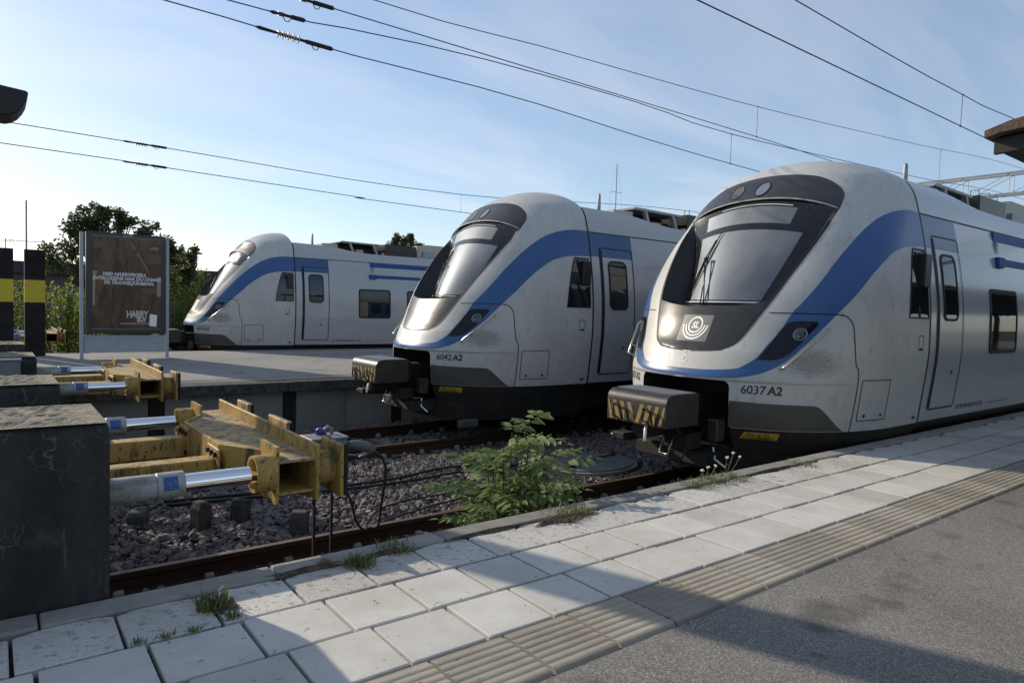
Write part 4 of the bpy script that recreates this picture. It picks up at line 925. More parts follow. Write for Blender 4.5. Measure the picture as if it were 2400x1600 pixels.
for r_, (num, uic, loc), lb in zip(roots, TRAINS, TL):
    r_.location = loc; r_['label'] = lb
    s0 = s_of(-2.49, -.73, 1.27); L0 = min(ATAB, key=lambda q: abs(q[1]-s0))[0]
    def nm(u, v): return SP(s_at(L0+u*1.0), 1.262+v, -1, .004)
    def nml(u, v): return SP(s_at(L0+.42-u), 1.262+v, 1, .004)
    text_on('fleet_number', MT['ink'], r_, nm, [(num, 0, 0, .135, 0, .0012, 'LEFT', .98), ('A2', .285, 0, .135, 0, .0035, 'LEFT', .98)])
    text_on('fleet_number', MT['ink'], r_, nml, [(num, 0, 0, .135, 0, .0012, 'LEFT', .98), ('A2', .285, 0, .135, 0, .0035, 'LEFT', .98)])
    def sd(u, v): return map_xz(1.15+u, .955+v, -1, .004)
    text_on('vehicle_number', MT['ink'], r_, sd, [('A2 94 744 606 '+uic+' S-SL', 0, 0, .088, .18, .001, 'LEFT', 1.03), ('—', .955, -.02, .05, 0, 0, 'LEFT', 1)])
    mbx = MB(); rr_ = random.Random(3)
    for k in range(16):
        u = 1.13+k*.055; mbx.add([sd(u, .004), sd(u+rr_.uniform(.015, .04), .004), sd(u+.03, .035), sd(u+.005, .035)], [(0, 1, 2, 3)])
    mbx.build('small_print', MT['grey_roof'], r_)
# ------------------------------------------------------------------ concrete blocks behind the buffers
def block(name, x0, x1, y0, y1, z1, label, seed):
    t = empty(name, ((x0+x1)/2, (y0+y1)/2, -.3)); tag(t, label, 'block', 'concrete buffer blocks')
    ox, oy = (x0+x1)/2, (y0+y1)/2
    rg_ = random.Random(seed)
    c = .045
    mb = MB().prism([(y0-oy, 0), (y1-oy, 0), (y1-oy, z1+.3-c), (y1-oy-c, z1+.3-.002), (y0-oy+c, z1+.3-.002), (y0-oy, z1+.3-c)], 'x', x0-ox, x1-ox)
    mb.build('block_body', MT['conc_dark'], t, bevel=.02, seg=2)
    n, m = 60, 26
    def fn(u, v):
        e = min(u, 1-u, v*1.0, 1-v)*8; e = min(1, e)
        return (x0-ox+.01+(x1-x0-.02)*u, y0-oy+.02+(y1-y0-.04)*v, z1+.3+.004+e*rg_.uniform(0, .016))
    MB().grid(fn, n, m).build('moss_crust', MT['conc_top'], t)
    return t
block('concrete_block', -1.2, .43, 3.58, 4.30, 1.545, 'large dark concrete block with white lime streaks beside the slab platform', 1)
block('concrete_block', -1.2, .40, 6.00, 6.75, 1.47, 'low concrete block with a mossy top, second from the slab platform', 2)
block('concrete_block', -1.2, .36, 8.42, 9.15, 1.49, 'concrete block with a grey cabinet on its side, third from the slab platform', 3)
block('concrete_block', -1.2, .34, 10.85, 11.6, 1.47, 'farthest small concrete block, just in front of the far platform', 4)
cab = empty('equipment_cabinet', (-.12, 8.30, 1.05)); tag(cab, 'small grey metal cabinet on the third concrete block', 'cabinet')
MB().box(-.40, .34, -.06, .10, -.3, .42).build('cabinet_body', MT['grey_box'], cab, bevel=.008)
MB().box(-.41, .35, -.07, .10, .421, .437).build('cabinet_lid', MT['galv'], cab, bevel=.003)

# ------------------------------------------------------------------ hydraulic buffer stops
def buffer_stop():
    t = empty('buffer_stop', (0, TR[0], 0))
    # beam: top and bottom plate, back web, front flange
    def plan(y):                                                    # back edge of the beam
        a = abs(y); return 1.36 if a > .80 else (1.36-(1.36-1.18)*(.80-a)/.30 if a > .50 else 1.18)
    ys = [-1.10, -.80, -.50, .50, .80, 1.10]
    top = [(plan(y), y) for y in ys]+[(1.60, 1.10), (1.60, -1.10)]
    beam = MB().prism([(p[0], p[1]) for p in top], 'z', 1.150, 1.168).build('top_plate', MT['yellow_dusty'], t, bevel=.004)
    MB().prism([(p[0], p[1]) for p in top], 'z', .955, .973).build('bottom_plate', MT['yellow'], t, bevel=.004)
    mb = MB()
    for a, b_ in zip(ys, ys[1:]):
        zt = 1.255 if max(abs(a), abs(b_)) > .95 else 1.185
        xa, xb_ = plan(a), plan(b_)
        zb = .905 if zt > 1.2 else .94
        mb.add([(xa-.012, a, zb), (xb_-.012, b_, zb), (xb_-.012, b_, zt), (xa-.012, a, zt), (xa+.010, a, zb), (xb_+.010, b_, zb), (xb_+.010, b_, zt), (xa+.010, a, zt)],
               [(0, 1, 2, 3), (4, 7, 6, 5), (3, 2, 6, 7), (0, 4, 5, 1), (0, 3, 7, 4), (1, 5, 6, 2)])
    MB.build(mb, 'back_web', MT['yellow'], t)
    MB().box(1.585, 1.61, -1.14, 1.14, .905, 1.255).build('front_flange', MT['yellow'], t, bevel=.004)
    MB().box(1.42, 1.58, -.6, .6, .98, 1.145).build('beam_core', MT['under'], t)
    mb = MB()
    for yy in (-.42, .42):
        mb = MB(); mb.prism([(1.17, .93), (1.17, 1.16), (1.155, 1.16), (1.155, .93)], 'y', yy-.14, yy+.14); pl = mb.build('bolt_plate', MT['yellow'], t, bevel=.004)
        mb = MB()
        for dy in (-.09, 0, .09):
            for z in (1.12, .98): mb.tube([(1.155, yy+dy, z), (1.135, yy+dy, z)], .018, 6)
        build_split(mb, 'bolt', MT['under'], pl)
        MB().box(.40, 1.165, yy-.075, yy+.075, .945, 1.09).build('arm', MT['yellow'], t, bevel=.012, seg=2)
    for yy in (-1.05, 1.05):
        c = empty('hydraulic_cylinder', (0, yy, 1.095)); c.parent = t
        MB().tube([(.40, 0, 0), (.70, 0, 0), (.705, 0, 0)], [.070, .070, .066], 24).build('tube', MT['grey_cyl'], c, smooth=True, sharp=35)
        MB().tube([(.705, 0, 0), (.712, 0, 0), (.845, 0, 0), (.85, 0, 0)], [.066, .073, .073, .066], 24).build('collar', MT['grey_cyl'], c, smooth=True, sharp=35)
        MB().tube([(.85, 0, 0), (1.30, 0, 0)], .052, 28).build('rod', MT['chrome'], c, smooth=True, sharp=35)
        def lab(u, v): a = R(100+75*v)*-1; return (.745+.075*u, math.cos(a)*-.0738*-1 if False else -.0738*math.sin(R(20+75*v)), .0738*math.cos(R(20+75*v)))
        MB().grid(lambda u, v: (.735+.075*u, -.0742*math.sin(R(40+62*v)), .0742*math.cos(R(40+62*v))), 4, 8).build('label', MT['blue_label'], c, smooth=True)
        mb = MB(); n = 20
        vs = []
        for k in range(n):
            a = 2*math.pi*k/n
            for (x, r) in ((1.225, .098), (1.225, .112), (1.345, .112), (1.345, .098)): vs.append((x, r*math.cos(a), r*math.sin(a)))
        fs = []
        for k in range(n):
            k2 = (k+1) % n
            for q in range(4): q2 = (q+1) % 4; fs.append((k*4+q, k2*4+q, k2*4+q2, k*4+q2))
        mb.add(vs, fs); mb.build('socket_ring', MT['yellow'], c, smooth=True, sharp=35)
        mb = MB()
        for a in (20, 80, 140, 200, 260, 320): mb.tube([(1.262, .075*math.cos(R(a)), .075*math.sin(R(a))), (1.292, .075*math.cos(R(a)), .075*math.sin(R(a)))], .014, 6)
        mb.tube([(1.285, 0, 0), (1.34, 0, 0)], .095, 20)
        build_split(mb, 'ring_bolt', MT['steel'], c)
    for yy, w in ((-.98, .17), (.98, .17), (0.0, .22)):
        p = empty('buffer_pad', (1.61, yy, 1.075)); p.parent = t
        if yy: MB().tube([(0, 0, 0), (.13, 0, 0)], .105, 20).build('pad_neck', MT['yellow'], p, smooth=True, sharp=35)
        else: MB().box(0, .11, -.15, .15, -.10, .10).build('pad_neck', MT['yellow'], p)
        MB().box(.13 if yy else .11, .155 if yy else .135, -w, w, -.17, .17).build('pad_plate', MT['yellow'], p, bevel=.012, seg=2)
        MB().box(.156 if yy else .136, .185 if yy else .165, -w+.004, w-.004, -.166, .166).build('rubber_face', MT['rubber'], p, bevel=.012, seg=2)
    return t
bs1 = buffer_stop(); tag(bs1, 'large yellow hydraulic buffer stop in the foreground beside the slab platform', 'buffer stop', 'yellow hydraulic buffer stops')
bs2 = copy_tree(bs1); bs2.location = (0, TR[1], 0); bs2['label'] = 'yellow hydraulic buffer stop in front of the middle train, against the far platform wall'
bs3 = copy_tree(bs1); bs3.location = (-.30, TR[2], 0); bs3['label'] = 'partly hidden yellow buffer stop behind the black and yellow pillars'

# concrete feet, grey heating box and plugs behind the near buffer
for i, (x, y, s, h, lb) in enumerate([(1.64, 7.15, .14, .27, 'upright concrete foot on the ballast behind the silver cylinder'), (2.02, 7.15, .14, .24, 'concrete foot on the ballast under the yellow arm'), (2.40, 6.50, .14, .22, 'concrete foot on the ballast under the yellow buffer pad'), (1.15, 7.6, .20, .14, 'low concrete foot on the ballast farthest left')]):
    o = MB().prism([(-s/2, -.2), (s/2, -.2), (s/2, h*.75), (s*.3, h), (-s*.3, h), (-s/2, h*.75)], 'y', -.08, .08).build('buffer_footing', MT['coping'], bevel=.01); o.location = (x, y, -.15); o.rotation_euler = (0, 0, R(20+15*i)); tag(o, lb, 'concrete foot', 'concrete feet in the ballast')
hb = empty('heating_post', (2.17, 5.33, -.25)); tag(hb, 'grey train heating post with plugs behind the near yellow buffer', 'heating post')
MB().box(-.15, .15, -.12, .12, .86, 1.27).build('box', MT['grey_box'], hb, bevel=.012)
MB().box(-.16, .16, -.13, .13, 1.271, 1.288).build('lid', MT['grey_box'], hb, bevel=.003)
mb = MB(); mb.box(-.09, -.07, -.012, .012, 0, .86); mb.box(.06, .08, -.012, .012, 0, .86); build_split(mb, 'post_leg', MT['under'], hb)
mb = MB(); mb.tube([(.02, .05, 1.288), (.02, .05, 1.33), (.05, .05, 1.35), (.08, .05, 1.33), (.08, .05, 1.288)], .016, 8); mb.build('handle', MT['galv'], hb, smooth=True)
mb = MB(); mb.tube([(-.02, .06, 1.288), (-.02, .06, 1.33), (-.02, .06, 1.345)], [.03, .03, .015], 10); mb.build('blue_cap', mat('blue_cap', (.05, .04, .30), .4), hb, smooth=True)
mb = MB(); mb.tube([(.17, -.05, 1.20), (.28, -.05, 1.19), (.36, -.05, 1.16), (.42, -.05, 1.13)], [.035, .042, .045, .035], 10); mb.build('plug', mat('plug_grey', (.10, .105, .11), .45), hb, smooth=True)
mb = MB(); mb.tube([(.17, .07, 1.10), (.30, .06, 1.08), (.40, .05, 1.09), (.41, .0, 1.10), (.30, -.02, 1.08)], .010, 6); mb.build('plug_bracket', MT['galv'], hb, smooth=True)
def cable(pts, r, label):
    p = catmull(pts, 40); o = MB().tube(p, r, 8).build('cable', MT['cable'], smooth=True); tag(o, label, 'cable', 'black cables on the ballast'); return o
cable([(2.59, 5.28, .88), (2.69, 5.28, .79), (2.71, 5.28, .65), (2.70, 5.33, .40), (2.76, 5.5, .14), (3.0, 6.05, -.05), (3.6, 6.4, -.11), (4.5, 6.6, -.12), (6.0, 6.5, -.12)], .011, 'black cable hanging from the plug of the grey heating post')
cable([(2.30, 5.25, .64), (2.40, 5.3, .46), (2.50, 5.4, .24), (2.68, 5.6, .08), (3.0, 6.2, -.05), (3.5, 6.75, -.11), (4.4, 6.85, -.12), (5.6, 6.7, -.12)], .011, 'black cable leaving the bottom of the grey heating post')
cable([(1.5, 8.2, -.12), (2.8, 7.9, -.10), (3.54, 7.78, -.11), (4.2, 7.75, -.10), (4.9, 7.95, -.11), (5.4, 7.93, -.11), (6.4, 8.2, -.12)], .019, 'black cable lying across the ballast towards the middle train')
cable([(1.5, 8.05, -.12), (2.7, 7.75, -.10), (3.5, 7.62, -.11), (4.3, 7.55, -.10), (5.2, 7.65, -.11), (6.0, 7.6, -.12)], .019, 'second black cable lying beside it on the ballast')
# manhole cover
mh = empty('manhole_cover', (7.02, 7.12, -.17)); tag(mh, 'round grey manhole cover in the ballast in front of the nearest train', 'manhole cover')
def disc(mb, rx, ry, z0, z1, n=48): return mb.prism([(rx*math.cos(2*math.pi*k/n), ry*math.sin(2*math.pi*k/n)) for k in range(n)], 'z', z0, z1)
disc(MB(), .76, .58, -.05, .055).build('rim', MT['conc_top'], mh, bevel=.01); disc(MB(), .69, .52, .0, .075).build('lid', MT['lid'], mh, bevel=.006)
mb = MB(); mb.tube([(-.70, -.20, .10), (-.2, -.06, .105), (.4, .10, .10), (.70, .18, .10)], .013, 6)
for q in (-.5, -.15, .25, .6): mb.box(q-.015, q+.015, q*.26-.03, q*.26+.03, .06, .12)
mb.build('locking_bar', MT['under'], mh)

# ------------------------------------------------------------------ poster board and pillars on the far platform
pb = empty('poster_board', (2.42, 17.65, PZ)); tag(pb, 'black framed poster board on grey posts, standing on the far platform', 'poster board')
for xx in (-.855, .85): MB().box(xx-.035, xx+.035, -.05, .05, 0, 2.80).build('post', MT['post_paint'], pb, bevel=.006)
MB().box(-.78, .80, -.09, .09, .57, 2.82).build('frame', MT['poster_frame'], pb, bevel=.012)
MB().box(-.80, .80, -.03, .03, .14, .53).build('lower_panel', MT['post_paint'], pb, bevel=.008)
pr = MB().box(-.66, .70, -.0935, -.0905, .68, 2.73).build('poster', MT['poster'], pb)
mb = MB(); mb.box(-.67, .71, -.0965, -.0905, 2.735, 2.745); mb.box(-.67, .71, -.0965, -.0905, .665, .675); build_split(mb, 'poster_rail', MT['galv'], pb)
MB().grid(lambda u, v: (-.66+1.36*u, -.0965, .68+2.05*v), 1, 1)
def onp(u, v, d=.0955): return (u, -d, v)
def quad(mb, pts): mb.add([onp(*q) for q in pts], [tuple(range(len(pts)))])
mb = MB(); quad(mb, [(.06, 2.62), (.11, 2.62), (.47, 1.98), (.43, 1.98)]); build_split(mb, 'printed_shape', MT['poster_tan'], pr)
mb = MB(); quad(mb, [(.18, 2.70), (.20, 2.70), (.20, 1.95), (.18, 1.95)]); quad(mb, [(.42, 2.4), (.70, 2.4), (.70, 2.18), (.42, 2.18)]); quad(mb, [(-.64, 2.60), (-.40, 2.66), (-.36, 2.55), (-.60, 2.45)]); quad(mb, [(.30, 1.62), (.60, 1.62), (.60, 1.50), (.30, 1.50)]); build_split(mb, 'printed_shade', MT['poster_dim'], pr)
mb = MB(); quad(mb, [(-.655, 1.96), (-.56, 1.96), (-.60, 1.85), (-.62, 1.2), (-.655, 1.2)]); quad(mb, [(.62, 1.88), (.70, 1.88), (.70, 1.42), (.62, 1.44)]); build_split(mb, 'printed_glint', mat('poster_print_glint', (.26, .22, .16), .4), pr)
W_ = MT['print_white']
text_on('poster_lettering', W_, pr, lambda u, v: onp(u, v, .0975), [('MED HARRYFICIELL', -.04, 1.870, .100, .2, .006, 'CENTER', 1), ('INTELLIGENS HAR DU CHANS', .02, 1.775, .100, .2, .006, 'CENTER', 1), ('PÅ TRAVMILJONERNA.', .06, 1.680, .100, .2, .006, 'CENTER', 1)])
text_on('poster_lettering', W_, pr, lambda u, v: onp(u, v*1.5-.52, .0975), [('HARRY', .00, .970, .150, 0, .004, 'LEFT', .86), ('BOY', .21, .905, .105, 0, .004, 'LEFT', .86)])
text_on('poster_lettering', W_, pr, lambda u, v: onp(u, v, .0975), [('ALLA KAN VINNA. DU KAN VINNA.', -.13, .785, .040, .15, .001, 'LEFT', 1)])
text_on('poster_lettering', MT['print_green'], pr, lambda u, v: onp(u, v, .0975), [('ATG', .48, 2.50, .075, .25, .003, 'LEFT', 1)])
text_on('frame_lettering', W_, pb, lambda u, v: onp(u, v, .0925), [('Bauer Media', -.06, 2.765, .036, 0, .0006, 'LEFT', 1)])
mb = MB(); quad(mb, [(.475, 1.02), (.625, 1.0), (.61, .73), (.462, .75)]); c_ = mb.build('printed_card', MT['white'], pr); c_.location = (0, -.003, 0)
mb = MB()
for (x, lb) in ((.77, 'black pillar with a yellow band, standing next to the poster board'), (.19, 'black pillar with a yellow band, cut by the left edge of the picture')):
    t = empty('pillar', (x, 18.9, PZ)); tag(t, lb, 'pillar', 'black and yellow pillars')
    MB().box(-.19, .19, -.19, .19, 0, 2.40).build('shaft', MT['pillar'], t, bevel=.006)
    MB().box(-.193, .193, -.193, .193, 1.22, 1.72).build('yellow_band', MT['pillar_yellow'], t)

# ------------------------------------------------------------------ overhead line
def wire(name, pts, r, label, group='overhead wires'):
    o = MB().tube(pts, r, 6).build(name, MT['wire'], smooth=True); tag(o, label, 'wire', group); return o
def sm(pts, n=40): return catmull(pts, n)
y1, y2, y3 = TR
W1 = sm([(-14, y2-.1, 6.10), (1.84, y2, 6.0), (4.11, y2, 5.94), (7.75, y2, 5.96), (14.1, y2, 5.76), (30, y2+.1, 5.70), (60, y2, 5.7)], 60)
W2 = sm([(-14, y2, 6.0), (2.56, y2, 6.23), (3.67, y2, 6.27), (6.76, y2, 6.47), (11.03, y2, 6.53), (14.14, y2, 6.46), (24.2, y2, 6.86), (36, y2, 7.4), (60, y2, 7.0)], 60)
W3 = sm([(-14, y2+.05, 6.53), (4.12, y2+.05, 6.57), (15.2, y2+.05, 6.60), (24, y2+.05, 6.54), (60, y2+.05, 6.5)], 40)
W4 = sm([(-14, y2+.05, 6.70), (4.83, y2+.05, 6.89), (7.71, y2+.05, 7.02), (15.25, y2+.05, 7.34), (24.24, y2+.05, 7.94), (34.7, y2+.05, 8.67), (60, y2+.05, 9.5)], 50)
wire('contact_wire', W1, .0085, 'lowest wire of the middle bundle with a white ribbed insulator at its left')
wire('messenger_wire', W2, .0085, 'second wire of the middle bundle, ending left in a dark tensioning clamp')
wire('contact_wire', W3, .0085, 'third wire of the middle bundle crossing the second one at mid sky')
wire('messenger_wire', W4, .0075, 'topmost wire of the middle bundle')
wire('contact_wire', [(-14, y1, 5.77), (6.6, y1, 5.76), (16, y1, 5.75), (60, y1, 5.75)], .009, 'lower of the two wires in the upper right sky')
wire('messenger_wire', sm([(-14, y1, 6.75), (8.5, y1, 6.36), (14.3, y1, 6.33), (17.5, y1, 6.43), (30, y1, 7.2), (60, y1, 6.6)]), .0085, 'upper of the two wires in the upper right sky')
wire('contact_wire', sm([(-20, y3, 6.0), (.18, y3, 5.88), (3.9, y3, 5.82), (10.2, y3, 5.70), (14, y3, 5.65), (60, y3, 5.6)]), .011, 'lower of the two wires above the farthest train')
wire('messenger_wire', sm([(-20, y3, 6.6), (.19, y3, 6.42), (3.98, y3, 6.37), (13.9, y3, 6.30), (30, y3, 7.2), (60, y3, 6.6)]), .011, 'upper of the two wires above the farthest train')
def dropper(x, y, za, zb, dx, label): 
    o = MB().tube([(x, y, za), (x+dx, y, zb)], .005, 5).tube([(x+dx-.02, y, zb), (x+dx+.02, y, zb)], .016, 6).tube([(x-.02, y, za), (x+.02, y, za)], .014, 6).build('dropper', MT['wire']); tag(o, label, 'wire dropper', 'wire droppers')
dropper(14.14, y2, 6.46, 5.76, 0, 'thin dropper between the two lower wires of the middle bundle')
dropper(15.25, y2+.05, 7.34, 6.60, 0, 'thin dropper between the upper wires of the middle bundle')
dropper(14.33, y1, 6.33, 5.75, -.03, 'thin dropper between the two wires in the upper right sky')
dropper(13.9, y3, 6.30, 5.65, 0, 'thin dropper between the two wires above the farthest train')
dropper(26.3, y2+.05, 8.05, 6.53, 0, 'thin dropper beside the dark canopy corner at the right')
def at_x(W, x):
    for a, b_ in zip(W, W[1:]):
        if b_[0] >= x: t = (x-a[0])/(b_[0]-a[0]); return Vector(a).lerp(Vector(b_), t)
def insul(W, x0, x1, d0, d1, label, disc_m, r=.062, rod=.026, n=9):
    t = empty('insulator', at_x(W, x0)); o0 = at_x(W, x0); tag(t, label, 'insulator', 'wire insulators')
    q = lambda x, dz=0: at_x(W, x)-o0+Vector((0, 0, dz))
    cr_ = MB().tube([q(x0), q(x0+.06), q(d0-.02), q(d0)], [.008, .028, .020, .022], 8).tube([q(d1), q(d1+.1), q(d1+.12), q(x1-.03), q(x1)], [.022, .022, .034, .034, .012], 8)
    build_split(cr_, 'clamp_rod', MT['wire'], t)
    if disc_m:
        mb = MB()
        for k in range(n):
            x = d0+(d1-d0)*k/(n-1); rr_ = r if k % 2 == 0 else r*.68
            mb.tube([q(x-.006), q(x), q(x+.008)], [.02, rr_, .03], 14)
        mb.build('insulator_disc', disc_m, t, smooth=True)
    MB().tube([q(d0), q(d1)], rod, 8).build('insulator_rod', MT['insulator_dark'], t)
    p_ = q(x1-.28, -.03); MB().tube([p_+Vector((-.05, 0, 0)), p_+Vector((-.02, 0, -.05)), p_+Vector((.03, 0, -.05)), p_+Vector((.06, 0, 0))], .007, 6).build('eyelet', MT['wire'], t)
insul(W1, 2.96, 4.11, 3.28, 3.58, 'white ribbed insulator on the lowest wire of the middle bundle', MT['insulator'])
insul(W2, 3.15, 3.68, 3.28, 3.36, 'dark tensioning clamp on the second wire of the middle bundle', None, rod=.03)
insul(W3, 3.45, 4.14, 3.62, 3.70, 'dark tensioning clamp cut by the top edge of the picture', None, rod=.034)
for (yy, z0, z1, lb) in ((y3, 6.385, 6.37, 'ribbed insulator on the upper wire above the farthest train'), (y3, 5.835, 5.815, 'ribbed insulator on the lower wire above the farthest train')):
    insul([(2.0, yy, z0+.01), (3.0, yy, z0), (5, yy, z1-.015)], 2.86, 3.97, 3.2, 3.46, lb, MT['insulator_dark'], .075, .03, 8)
# truss gantry over the tracks
gt = empty('gantry', (30, 8, 0)); tag(gt, 'grey lattice gantry across the tracks behind the nearest train', 'gantry')
mb = MB()
for xx in (-.25, .25):
    for zz in (7.64, 6.88): mb.box(xx-.032, xx+.032, -14, 8, zz-.032, zz+.032)
build_split(mb, 'chord', MT['galv'], gt)
mb = MB()
for k in range(15):
    yy = -14+k*1.5
    for xx in (-.25, .25):
        mb.tube([(xx, yy, 6.9), (xx, yy, 7.62)], .014, 5)
        mb.tube([(xx, yy, 7.62), (xx, yy+1.4, 6.9)], .014, 5)
mb.build('bracing', MT['galv'], gt)
MB().tube([(0, 8, -.3), (0, 8, 7.6)], .16, 10).build('leg', MT['galv'], gt)
mb = MB(); mb.tube([(.0, -.4, 6.9), (0, .2, 6.9)], .05, 8); mb.build('red_insulator', mat('red_insulator', (.25, .03, .03), .4), gt)
# mast and canopies
ms = empty('shadow_mast', (-.34, 9.62, PZ)); tag(ms, 'unseen tall steel mast behind the blocks, added to cast a shadow band', 'mast')  # out of view, added so its shadow band crosses the near slabs
MB().box(-.19, .19, -.14, -.11, 0, 8).box(-.19, .19, .11, .14, 0, 8).box(-.19, .19, -.11, .11, 0, 8).build('mast_profile', MT['galv'], ms)
cr = empty('platform_canopy', (4.92, 1.6, 3.27)); tag(cr, 'dark platform canopy with a brown roof edge at the right edge', 'canopy')
MB().prism([(-.0, -.06), (0, .0), (-6, .50), (-6, -.06)], 'x', .10, 30).build('canopy_soffit', MT['canopy'], cr)
mb = MB(); mb.prism([(.03, .0), (.03, .045), (-.10, .085), (-.20, .10), (-6, .60), (-6, .52), (-.05, .02)], 'x', -.02, 30); mb.build('roof_sheet', MT['canopy_felt'], cr)
MB().prism([(.0, -.09), (0, .0), (-6, .50), (-6, .30)], 'x', .06, .10).build('gable_board', MT['canopy'], cr)
mb = MB()
for xx in (8, 16, 24): mb.box(xx-.08, xx+.08, -3.6, -3.44, -2.54, .25)
build_split(mb, 'canopy_post', MT['canopy'], cr)
cl_ = empty('shelter_roof', (-2.5, 6.5, PZ)); tag(cl_, 'dark rounded roof end jutting in at the upper left edge', 'roof')
prf = [(-.9, 3.72-PZ), (2.55, 3.700-PZ), (2.728, 3.687-PZ), (2.731, 3.666-PZ), (2.722, 3.617-PZ), (2.70, 3.568-PZ), (2.67, 3.524-PZ), (2.63, 3.491-PZ), (2.59, 3.476-PZ), (-.9, 3.47-PZ)]
MB().prism(prf, 'y', 0, .35).build('roof_panel', MT['canopy'], cl_, bevel=.01)
MB().box(-.35, -.15, 0, .2, 0, 2.745).build('roof_post', MT['canopy'], cl_)

# ------------------------------------------------------------------ background: building, lamp, masts, aerial
bl = empty('low_building', (4, 44, 0)); tag(bl, 'low building with a dark flat roof behind the bushes', 'building')
MB().box(-12, 14, -1, 8, 0, 3.2).build('wall', MT['wall_far'], bl); MB().box(-12.4, 14.4, -1.4, 8.4, 3.2, 3.80).build('roof', MT['roof_dark'], bl)
lp = empty('street_lamp', (7.23, 33, 0)); tag(lp, 'park lamp with a flat round cap beside the farthest train', 'lamp')
MB().tube([(0, 0, 0), (0, 0, 3.55)], .05, 10).build('lamp_post', MT['black'], lp, smooth=True)
MB().tube([(0, 0, 3.62), (0, 0, 4.15)], .11, 12).build('lamp_glass', mat('lamp_diffuser', (.45, .46, .48), .3), lp, smooth=True)
MB().tube([(0, 0, 3.50), (0, 0, 3.64)], [.07, .13], 12).tube([(0, 0, 4.15), (0, 0, 4.19), (0, 0, 4.26)], [.32, .33, .10], 20).tube([(0, 0, 4.25), (0, 0, 4.33)], .03, 8).build('lamp_cap', MT['black'], lp)
def boat_mast(x, y, z, h, label, cross):
    t = empty('boat_mast', (x, y, 0)); tag(t, label, 'boat mast', 'sailing boat masts')
    MB().tube([(0, 0, 0), (0, 0, z)], [.07, .05], 8).build('mast_pole', MT['galv'], t); MB().tube([(-1.0, 0, cross), (1.0, 0, cross)], .025, 6).build('spreader', MT['galv'], t)
    mb = MB()
    for s_ in (-1, 1): mb.tube([(0, 0, z-.4), (s_*1.0, 0, cross), (s_*1.1, 0, 0)], .007, 4)
    mb.build('stay', MT['wire'], t)
boat_mast(1.98, 60, 8.81, 0, 'bare sailing boat mast above the black pillars', 5.9)
boat_mast(61.65, 60, 20.3, 0, 'bare sailing boat mast between the middle and the nearest train', 16.9)
ae = empty('tv_aerial', (.56, 42.6, 3.8)); tag(ae, 'small roof aerial above the left pillar', 'aerial')
mb = MB(); mb.tube([(0, 0, 0), (0, 0, 1.1)], .022, 6); mb.tube([(-.35, 0, .95), (.35, 0, 1.0)], .014, 5)
for k in range(6): mb.tube([(-.3+.12*k, -.25+.02*k, .96), (-.3+.12*k, .25-.02*k, .96)], .008, 4); mb.tube([(-.3+.12*k, 0, .85), (-.3+.12*k, 0, 1.08)], .008, 4)
mb.build('aerial_rods', MT['wire'], ae)

# ------------------------------------------------------------------ foliage
def leaf_cloud(name, clumps, per, size, m, parent, seed, flat=.0, up=0):
    """clumps: array of (x, y, z, r); leaves scattered in each"""
    rg_ = np.random.default_rng(seed); cl = np.asarray(clumps, float); n = len(cl)*per
    c = np.repeat(cl, per, 0); d = rg_.normal(0, 1, (n, 3)); d /= np.linalg.norm(d, axis=1)[:, None]; rad = rg_.random(n)**.45
    P = c[:, :3]+d*rad[:, None]*c[:, 3:4]*np.array([1, 1, 1-flat])
    ax = rg_.normal(0, 1, (n, 3)); ax[:, 2] = ax[:, 2]*.6+up; ax /= np.linalg.norm(ax, axis=1)[:, None]
    b = rg_.normal(0, 1, (n, 3)); b -= ax*(b*ax).sum(1)[:, None]; b /= np.linalg.norm(b, axis=1)[:, None]
    s = size*rg_.uniform(.6, 1.3, n)[:, None]; nn = np.cross(ax, b)
    V = np.stack([P, P+ax*s*.5+b*s*.28+nn*s*.06, P+ax*s, P+ax*s*.5-b*s*.28+nn*s*.06], 1).reshape(-1, 3)
    F = np.arange(n*4).reshape(n, 4)
    return np_mesh(name, V, F, m, parent)
def limb_tree(x, y, h, crown, label, seed, cat='tree', m='leaf_tree', per=70, size=.20):
    rg_ = random.Random(seed); t = empty('tree', (x, y, 0)); tag(t, label, cat, 'trees')
    mb = MB(); mb.tube([(0, 0, -.2), (.05, 0, h*.3), (-.05, .05, h*.55), (0, 0, h*.8)], [.20, .15, .10, .04], 8)
    cl = []
    for (cx, cz, r) in crown:
        for k in range(7):
            a = rg_.uniform(0, 6.28); rr_ = r*rg_.uniform(.2, .95); zz = cz+rg_.uniform(-.7, .8)*r
            p = (cx+rr_*math.cos(a), rr_*math.sin(a)*.9, zz); cl.append((*p, r*rg_.uniform(.36, .62)))
            mb.tube([(0, 0, max(.6, h*.35)), (p[0]*.5, p[1]*.5, h*.3+(zz-h*.3)*.6), p], [.06, .035, .012], 5)
    mb.build('trunk', MT['tree_bark'], t, smooth=True)
    leaf_cloud('crown', cl, per, size, MT[m], t, seed)
    return t
limb_tree(3.5, 30, 5.2, [(0, 4.9, .62), (-.75, 4.4, .6), (.75, 4.45, .62), (1.5, 4.15, .55), (-1.45, 3.8, .65), (0, 3.9, .95), (-1.6, 3.0, .7), (1.7, 3.3, .8), (.2, 2.8, 1.1), (2.35, 3.75, .4), (-.1, 5.25, .35), (.55, 5.1, .38), (1.15, 4.75, .5), (-.6, 4.95, .45), (-1.1, 4.3, .55), (1.9, 4.1, .5)], 'dark leafy tree rising behind the poster board', 5, per=95, size=.15)
limb_tree(18.3, 34, 5.6, [(0, 5.5, .55), (-.8, 5.3, .45), (.8, 5.35, .5), (0, 4.9, .8), (-.5, 5.75, .3), (.35, 5.85, .28)], 'small tree top showing above the roof of the farthest train', 9, per=120, size=.13)
